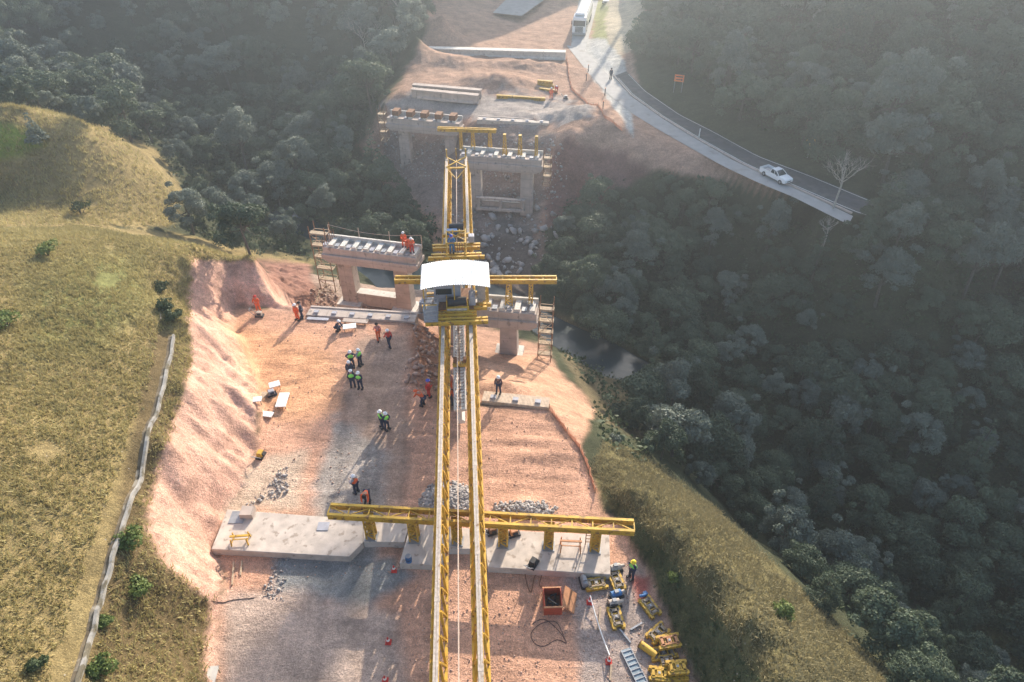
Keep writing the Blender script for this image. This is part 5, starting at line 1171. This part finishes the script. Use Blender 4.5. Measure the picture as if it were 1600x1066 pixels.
def tree(name, seed, H_, Rr_, nl, nlobe, size, mt, bark='bark', bare=.12):
    g_ = random.Random(seed); lobes = []; h0 = H_ * bare; ex = g_.uniform(.78, 1.25); tw = g_.uniform(0, 6.28)
    for i in range(nlobe):
        a = g_.uniform(0, 6.283); u = math.sqrt(g_.random()); rad = Rr_ * .78 * u; z = h0 + (H_ - h0) * (.12 + .80 * math.sqrt(max(0, 1 - u * u * .98)) * g_.uniform(.82, 1.0)); lobes.append(((rad * math.cos(a) * ex, rad * math.sin(a) / ex, z - .15 * Rr_ + .25 * rad * math.cos(a - tw) * ex), Rr_ * g_.choice((.17, .24, .30, .38))))
    for i in range(4): a = g_.uniform(0, 6.283); rad = Rr_ * g_.uniform(.8, 1.1); lobes.append(((rad * math.cos(a) * ex, rad * math.sin(a) / ex, h0 + (H_ - h0) * g_.uniform(.3, .95)), Rr_ * g_.uniform(.12, .22)))
    r = thing(name, (0, 0, 0)); V_, F_, rn = leafcloud(lobes, nl, size, .8, seed)
    np_mesh('crown', V_, F_, mt, rn, r)
    q = MB(); q.tube([(0, 0, -.6), (.05 * H_ * g_.uniform(-1, 1), .03 * H_, H_ * .45), (.03 * H_ * g_.uniform(-1, 1), 0, H_ * .62)], [H_ * .022, H_ * .016, H_ * .006], 7)
    for c, rr in lobes[:9]: q.tube([(0, 0, H_ * g_.uniform(.35, .5)), (c[0] * .4, c[1] * .4, (H_ * .45 + c[2] * .8) / 2), (c[0] * .8, c[1] * .8, c[2] * .85)], [H_ * .009, H_ * .006, H_ * .003], 5)
    q.build('trunk', bark, r); return r
PRO = [tree('forest_tree', 11, 7.4, 3.2, 8500, 26, .30, 'leaf'), tree('forest_tree', 12, 6.4, 3.0, 8000, 22, .28, 'leaf'), tree('forest_tree', 13, 8.2, 2.9, 8000, 24, .28, 'leaf2'),
       tree('forest_tree', 14, 5.6, 3.3, 9000, 28, .28, 'leaf'), tree('forest_tree', 15, 6.8, 2.7, 7500, 20, .26, 'leaf2')]
def pine(name, seed, H_, Rr_, mt='leaf', n=3200, tip=1.0):
    g_ = random.Random(seed); r = thing(name, (0, 0, 0)); lobes = []
    for k in range(11):
        t = k / 10; rad = Rr_ * (1 - t * .92) * g_.uniform(.85, 1.1)
        for j in range(int(7 - 4 * t)): a = g_.uniform(0, 6.283); lobes.append(((rad * .7 * math.cos(a), rad * .7 * math.sin(a), H_ * (.16 + .8 * t)), max(.16, rad * .38)))
    V_, F_, rn = leafcloud(lobes, n * 2, .24, .5, seed); np_mesh('crown', V_, F_, mt, rn, r)
    q = MB().tube([(0, 0, -.5), (0, 0, H_ * .9)], [H_ * .016, .02], 7); q.build('trunk', 'bark', r); return r
PRO += [tree('forest_tree', 21, 9.0, 3.0, 8000, 18, .26, 'leaf2'), tree('forest_tree', 22, 5.0, 2.8, 7000, 16, .24, 'leaf')]
PRO.append(pine('forest_conifer', 5, 9.5, 2.3))
FL = [(0,-90),(665,-90),(655,40),(630,90),(600,140),(575,200),(580,235),(600,290),(645,325),(680,350),(690,400),(640,408),(560,375),(500,362),(440,375),(400,385),(330,372),(285,345),(292,300),(245,232),(130,178),(0,156),(-120,150),(-120,-90)]
FR1 = [(995,75),(1010,40),(1040,-90),(1760,-90),(1760,420),(1440,330),(1370,290),(1290,232),(1235,222),(1110,145),(1045,100)]
FR2 = [(880,318),(960,290),(1060,268),(1120,285),(1180,322),(1230,345),(1290,368),(1350,375),(1380,330),(1440,290),(1760,330),(1760,1200),(1480,1110),(1380,1010),(1250,885),(1120,765),(1010,680),(975,620),(1010,570),(960,530),(880,480),(850,440),(860,370)]
cand = []
def scatter(poly, sp, dens_n, xr, yr, key):
    out = []; cell = {}
    P = np.column_stack([rng.uniform(*xr, dens_n), rng.uniform(*yr, dens_n)])
    zz = np.array([hgt(a, b) for a, b in P]); px, py, dp = proj(P[:, 0], P[:, 1], zz + 1.5); px2, py2, _ = proj(P[:, 0], P[:, 1], zz + 5.0)
    ins = (sdf(px, py, poly) > 1) & (sdf(px2, py2, poly) > -25) & (dp > 8)
    for (x, y), z, i in zip(P, zz, ins):
        if not i: continue
        c = (int(x // sp), int(y // sp)); bad = False
        for a in (-1, 0, 1):
            for b in (-1, 0, 1):
                for q in cell.get((c[0] + a, c[1] + b), ()):
                    if (q[0] - x) ** 2 + (q[1] - y) ** 2 < sp * sp: bad = True
        if bad: continue
        cell.setdefault(c, []).append((x, y)); out.append((x, y, z))
    return out
tl_ = scatter(FL, 3.9, 9000, (-125, 0), (52, 175), 'L'); tr1 = scatter(FR1, 3.8, 7000, (12, 120), (60, 170), 'R1'); tr2 = scatter(FR2, 2.95, 9000, (2, 75), (12, 85), 'R2')
for a_, b_ in ((1368,374),(1392,366),(1415,352),(1450,345),(1425,375),(1480,352),(1398,338),(1345,405),(1510,360),(1440,325),(1376,350)):
    p = ray_ground(a_, b_); tr2.append((p.x, p.y, p.z, 1.2))
allt = []
for tag_, L_, gname, lab, base_s in (('L', tl_, 'trees in the valley forest beyond the grass hill', ('dark round-crowned tree in the valley forest left of the far work area', 'grey-green tree in the valley forest left of the far work area', 'narrow conifer in the valley forest left of the far work area'), .98),
        ('R1', tr1, 'trees on the shaded hillside above the curved road', ('dark round-crowned tree on the shaded hillside above the curved road', 'grey-green tree on the shaded hillside above the curved road', 'narrow conifer on the shaded hillside above the curved road'), .95),
        ('R2', tr2, 'trees in the ravine right of the river', ('dark round-crowned tree in the shaded ravine right of the river', 'grey-green tree in the shaded ravine right of the river', 'narrow conifer in the shaded ravine right of the river'), .72)):
    for x, y, z, *e_ in L_:
        px, py, dp = proj(np.array(x), np.array(y), np.array(z + 4)); k = int(rng.choice([0, 0, 1, 1, 2, 3, 3, 4, 5, 6, 6])) if rng.random() > .06 else 7
        s = base_s * (e_[0] if e_ else rng.uniform(.66, 1.34)); s *= .62 if (x < 0 and y < 82) else .8 if (x > 0 and float(dp) < 52) else 1.0
        vis = (-60 < px < 1660) and (-60 < py < 1120)
        lb = lab[2] if k == 7 else lab[1] if k in (2, 4, 5) else lab[0]
        allt.append((s / float(dp) if vis else 0, x, y, z, k, s, gname + (' (conifers)' if k == 7 else ' (grey-green)' if k in (2, 4, 5) else ''), lb))
print('TREES', len(tl_), len(tr1), len(tr2))
allt.sort(key=lambda t: -t[0]); vis_t = [t for t in allt if t[0] > 0]; first = {}
for t in vis_t[:300]:
    _, x, y, z, k, s, gn, lb = t; sc_ = (s * rng.uniform(.85, 1.15), s * rng.uniform(.85, 1.15), s * rng.uniform(.8, 1.2)); rz = rng.uniform(0, 6.28)
    if k not in first: o = PRO[k]; o.location = (x, y, z); o.rotation_euler = (0, 0, rz); o.scale = sc_; tag(o, lb, 'tree', gn); first[k] = o
    else: copy_tree(PRO[k], (x, y, z), rz, lb, gn, sc_)
for k in range(8):
    if k not in first: bpy.data.objects.remove(PRO[k])
# the rest of the woods: one object of scattered crowns
rest = vis_t[300:] + [t for t in allt if t[0] == 0]
import itertools
def stuff_crowns(name, L_, label):
    pts = np.array([(t[1], t[2], t[3]) for t in L_]); me = bpy.data.meshes.new(name); me.vertices.add(len(pts)); me.vertices.foreach_set('co', pts.astype(np.float32).ravel())
    for an, vals in (('scl', [t[5] for t in L_]), ('rot', rng.uniform(0, 6.28, len(L_)))):
        a = me.attributes.new(an, 'FLOAT', 'POINT'); a.data.foreach_set('value', np.asarray(vals, np.float32))
    a = me.attributes.new('pick', 'INT', 'POINT'); a.data.foreach_set('value', np.array([t[4] for t in L_], np.int32))
    o = bpy.data.objects.new(name, me); col.objects.link(o)
    ng = bpy.data.node_groups.new(name, 'GeometryNodeTree'); ng.interface.new_socket('Geometry', in_out='INPUT', socket_type='NodeSocketGeometry'); ng.interface.new_socket('Geometry', in_out='OUTPUT', socket_type='NodeSocketGeometry')
    N = ng.nodes; L = ng.links; gi = N.new('NodeGroupInput'); go = N.new('NodeGroupOutput'); jn = N.new('GeometryNodeJoinGeometry')
    at_ = lambda nm, tp='FLOAT': (lambda n: (setattr(n, 'data_type', tp), n.inputs[0].__setattr__('default_value', nm), n)[2])(N.new('GeometryNodeInputNamedAttribute'))
    sc_ = at_('scl'); ro = at_('rot'); pk = at_('pick', 'INT'); cx = N.new('ShaderNodeCombineXYZ'); L.new(ro.outputs[0], cx.inputs[2])
    for k in range(8):
        if k not in first: continue
        crown = [c for c in PRO[k].children if c.name.startswith('crown')][0]
        oi = N.new('GeometryNodeObjectInfo'); oi.inputs['Object'].default_value = crown; oi.transform_space = 'ORIGINAL'
        cmpn = N.new('FunctionNodeCompare'); cmpn.data_type = 'INT'; cmpn.operation = 'EQUAL'; L.new(pk.outputs[0], cmpn.inputs[2]); cmpn.inputs[3].default_value = k
        ip = N.new('GeometryNodeInstanceOnPoints'); L.new(gi.outputs[0], ip.inputs['Points']); L.new(cmpn.outputs[0], ip.inputs['Selection']); L.new(oi.outputs['Geometry'], ip.inputs['Instance']); L.new(cx.outputs[0], ip.inputs['Rotation']); L.new(sc_.outputs[0], ip.inputs['Scale'])
        L.new(ip.outputs[0], jn.inputs[0])
    L.new(jn.outputs[0], go.inputs[0]); md = o.modifiers.new('scatter', 'NODES'); md.node_group = ng
    return tag(o, label, 'forest', None, 'stuff')
if len(rest) > 10: stuff_crowns('distant_woods', rest, 'mass of distant tree crowns filling the wooded slopes and valley')
# skyline woods on the ridge beyond the picture
# undergrowth
def floor_cover(name, polys, n, size, mt, label, hh=.5, conds=(-130, 130), big=1.0):
    cs = []; rn = []
    xsr = (-125, 110); got = 0; pts = []
    P = np.column_stack([rng.uniform(-75, 75, n), rng.uniform(14, 125, n)]); zz = np.array([hgt(a, b) for a, b in P]); px, py, dp = proj(P[:, 0], P[:, 1], zz)
    ins = np.zeros(len(P), bool)
    for poly in polys: ins |= sdf(px, py, poly) > rng.uniform(-8, 6, len(P))
    ins &= (dp > 6) & (px > -60) & (px < 1660) & (py > -40) & (py < 1110)
    P = P[ins]; zz = zz[ins]; g_ = rng; m_ = len(P); per = 7
    c = np.repeat(np.column_stack([P, zz]), per, 0); sc_ = np.repeat(g_.uniform(.5, 1.2, m_) * big, per)[:, None]
    off_ = g_.normal(size=(m_ * per, 3)) * np.array([.32, .32, .16]) * sc_; off_[:, 2] = np.abs(off_[:, 2]) + .08; c = c + off_
    nm = g_.normal(size=(len(c), 3)); nm[:, 2] = np.abs(nm[:, 2]) + .4; nm /= np.linalg.norm(nm, axis=1)[:, None]; a = np.cross(nm, g_.normal(size=(len(c), 3))); a /= np.linalg.norm(a, axis=1)[:, None]; b = np.cross(nm, a); s = size * g_.uniform(.6, 1.3, (len(c), 1)) * sc_
    V_ = np.stack([c - a * s * .5, c + b * s * .35, c + a * s * .5, c - b * s * .35], 1).reshape(-1, 3)
    o = np_mesh(name, V_, np.arange(len(V_)).reshape(-1, 4), mt, np.repeat(g_.random(m_), per) * .6 + g_.random(len(c)) * .4)
    return tag(o, label, 'undergrowth', None, 'stuff')
floor_cover('undergrowth', [FL, FR1, FR2, [(930,620),(1000,690),(1010,720),(940,700)], [(868,498),(960,570),(1000,680),(945,650),(915,590),(885,560)], [(300,366),(400,392),(480,400),(480,360),(400,350)]], 30000, .38, 'under', 'dense low undergrowth between the trees', big=1.2)
# grass
def grass(name, polys, n, h_, mt, label, xr, yr, wv=1.0):
    P = np.column_stack([rng.uniform(*xr, n), rng.uniform(*yr, n)]); zz = np.array([hgt(a, b) for a, b in P]); px, py, dp = proj(P[:, 0], P[:, 1], zz)
    ins = np.zeros(len(P), bool)
    for poly in polys: ins |= sdf(px, py, poly) > rng.uniform(-5, 5, len(P))
    dch = np.full(len(P), 9.0)
    for q in dn: dch = np.minimum(dch, np.hypot(P[:, 0] - q.x, P[:, 1] - q.y))
    ins &= (dp > 5) & (px > -40) & (px < 1640) & (py < 1110) & (fbm(P[:, 0] / 2.5, P[:, 1] / 2.5, 91, 3) > -.62 + .2 * rng.random(len(P))) & (dch > .55)
    P = P[ins]; zz = zz[ins]; m_ = len(P); per = 5; c = np.repeat(np.column_stack([P, zz - .02]), per, 0); hs = np.repeat(h_ * rng.uniform(.5, 1.3, m_), per)[:, None]
    c[:, :2] += rng.normal(size=(len(c), 2)) * .10; d = rng.normal(size=(len(c), 2)) * .5; tip = c + np.column_stack([d * hs, hs[:, 0]]); w2 = np.column_stack([-d[:, 1], d[:, 0]]); w2 /= np.linalg.norm(w2, axis=1)[:, None]; w2 = np.column_stack([w2 * .035, np.zeros(len(c))])
    V_ = np.stack([c - w2, c + w2, tip], 1).reshape(-1, 3); o = np_mesh(name, V_, np.arange(len(V_)).reshape(-1, 3), mt, np.repeat(np.clip(.5 + .9 * fbm(P[:, 0] / 3, P[:, 1] / 3, 95, 3), 0, 1), per) * .6 + rng.random(len(c)) * .4)
    return tag(o, label, 'grass', None, 'stuff')
grass('hill_grass', [HILL], 80000, .24, 'straw', 'dry yellowish grass covering the left hill', (-45, -8), (11, 62))
grass('knoll_grass', [KNOLL], 16000, .45, 'straw', 'dry grass covering the rounded knoll at upper left', (-75, -25), (50, 80))
RL = [(925,735),(945,690),(1010,715),(1120,800),(1250,920),(1400,1066),(1500,1200),(1230,1200),(1190,1066),(1115,960),(1040,858),(985,800),(945,765)]
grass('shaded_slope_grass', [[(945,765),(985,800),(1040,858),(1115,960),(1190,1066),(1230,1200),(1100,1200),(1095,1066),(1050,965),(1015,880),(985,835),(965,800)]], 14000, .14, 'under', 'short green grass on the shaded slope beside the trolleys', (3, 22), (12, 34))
grass('ridge_grass', [RL], 24000, .22, 'ridgestraw', 'dry grass on the ridge right of the platform', (3, 26), (12, 36))
def shrub(px, py, s, mt, label, seed, fl=.8, n=900):
    p = ray_ground(px, py); r = thing('shrub', p, 0, label, 'shrub'); g_ = random.Random(seed)
    lobes = [((g_.uniform(-.5, .5) * s, g_.uniform(-.5, .5) * s, s * g_.uniform(.25, .7)), s * g_.uniform(.25, .4)) for _ in range(9)]; V_, F_, rn = leafcloud(lobes, n, .16, fl, seed); np_mesh('foliage', V_, F_, mt, rn, r)
    q = MB(); [q.tube([(0, 0, -.1), (c[0] * .5, c[1] * .5, c[2] * .6), c], [.04, .03, .015], 5) for c, _ in lobes[:6]]; q.build('stem', 'bark', r)
for i, (x, y, s, mt, lb) in enumerate(((205,850,1.0,'leafb','bright green shrub beside the drainage channel, highest of the lower hill'), (225,925,1.0,'leafb','wide pale green shrub between the channel and the dirt cut'), (168,975,.5,'leafb','small bright shrub right of the channel near the photo bottom'), (165,1050,.9,'leafb','bright green shrub at the bottom edge beside the channel'),
        (128,335,1.6,'under','rounded olive shrub on the foot of the knoll'), (75,400,1.1,'leafb','leafy shrub on the upper part of the left hill'), (12,510,1.2,'leafb','green shrub at the left edge of the photo'), (262,485,1.0,'under','dark shrub at the top of the drainage channel'), (270,500,.8,'under','dark low shrub just below the one at the channel top'),
        (252,455,.8,'under','olive shrub on the hill crest above the channel'), (1050,905,.5,'leafb','small green shrub on the shaded right slope'), (1215,955,.9,'leafb','green shrub on the right grass ridge'), (960,690,.7,'leaf2','grey-green shrub at the top of the right grass ridge'),
        (1010,640,1.3,'leaf2','pale grey-green shrub on the ravine edge above the grass ridge'), (60,1040,.5,'under','low dark tuft left of the channel near the bottom'))):
    shrub(x, y, s, mt, lb, 100 + i)
o = pine('young_pine', 77, 3.6, 1.1, 'leaf2', 900); o.location = ray_ground(62, 226); tag(o, 'solitary young pine standing on the bright green knoll', 'tree')
def bare(px, py, H_, seed, label, mt='barkp'):
    g_ = random.Random(seed); p = ray_ground(px, py); r = thing('bare_tree', p, 0, label, 'tree'); T = MB().tube([(0, 0, -.3), (.1, 0, H_ * .35), (0, .1, H_ * .6)], [.13, .10, .06], 7); T.build('trunk', mt, r); B = MB()
    def br(a, d, L_, rr, k):
        b = a + d * L_; m_ = (a + b) / 2 + Vector((g_.uniform(-.1, .1),) * 3) * L_; B.tube([a, m_, b], [rr, rr * .8, rr * .5], 4)
        if k: 
            for _ in range(3): dd = (d + Vector((g_.uniform(-.8, .8), g_.uniform(-.8, .8), g_.uniform(-.1, .7)))).normalized(); br(a + (b - a) * g_.uniform(.5, 1), dd, L_ * .68, rr * .55, k - 1)
    for i in range(7): t = g_.uniform(.35, .6); a_ = g_.uniform(0, 6.28); br(Vector((0.05, 0.05, H_ * t)), Vector((math.cos(a_), math.sin(a_), g_.uniform(.6, 1.4))).normalized(), H_ * .22, .05, 3)
    B.build('branches', mt, r)
bare(1300, 330, 8.5, 3, 'leafless pale tree beside the road right of the pickup'); bare(1285, 385, 4.0, 9, 'leafless crooked tree below the road among the ravine trees'); bare(630, 60, 12, 5, 'tall leafless pale trunk at the edge of the far left forest'); bare(575, 120, 11, 6, 'slender pale leafless trunk in the far left forest')

# unseen pines added on the far ridge, crowns shaped to shade the platform
def ridge_pt(c, s): return Vector((c * sa + s * ca, -c * ca + s * sa, 0))
def shade_pine(c, q0, q1, r0, r1, seed, label, s=205.0):
    p = ridge_pt(c, s); zb = hgt(p.x, p.y); z0 = q0 + s * TE; z1 = q1 + s * TE; r = thing('umbrella_pine', (p.x, p.y, zb), 0, label, 'tree', 'tall umbrella pines on the far ridge'); g_ = random.Random(seed); lobes = []
    for k in range(60): t = g_.random(); rad = (r0 + (r1 - r0) * t) * .8 * math.sqrt(g_.random()); a = g_.uniform(0, 6.28); lobes.append(((rad * math.cos(a), rad * math.sin(a), z0 + (z1 - z0) * t - zb), 1.3))
    V_, F_, rn = leafcloud(lobes, 9000, .75, .7, seed, .6); np_mesh('crown', V_, F_, 'leaf', rn, r); MB().tube([(0, 0, -1), (0, 0, z1 - zb - 2)], [.45, .2], 8).build('trunk', 'bark', r)
shade_pine(-22.2, -19.5, -13.8, .9, 2.1, 1, 'tall umbrella pine on the far ridge, beyond the top of the photo'); shade_pine(-16.3, -8.0, 2, 2.0, 5.0, 2, 'broader umbrella pine on the far ridge, beyond the top of the photo')

# ---------------------------------------------------------------- haze
hz = MB().box((20, 165, 45), (640, 460, 142)).build('haze', 'white'); hm = bpy.data.materials.new('haze'); hm.use_nodes = True; t = hm.node_tree; t.nodes.remove(t.nodes['Principled BSDF'])
pv = t.nodes.new('ShaderNodeVolumePrincipled'); pv.inputs['Color'].default_value = (.78, .89, 1, 1); pv.inputs['Density'].default_value = 0.0014; pv.inputs['Anisotropy'].default_value = 0.66; t.links.new(pv.outputs[0], t.nodes['Material Output'].inputs['Volume'])
hz.data.materials.clear(); hz.data.materials.append(hm); tag(hz, kind='stuff')
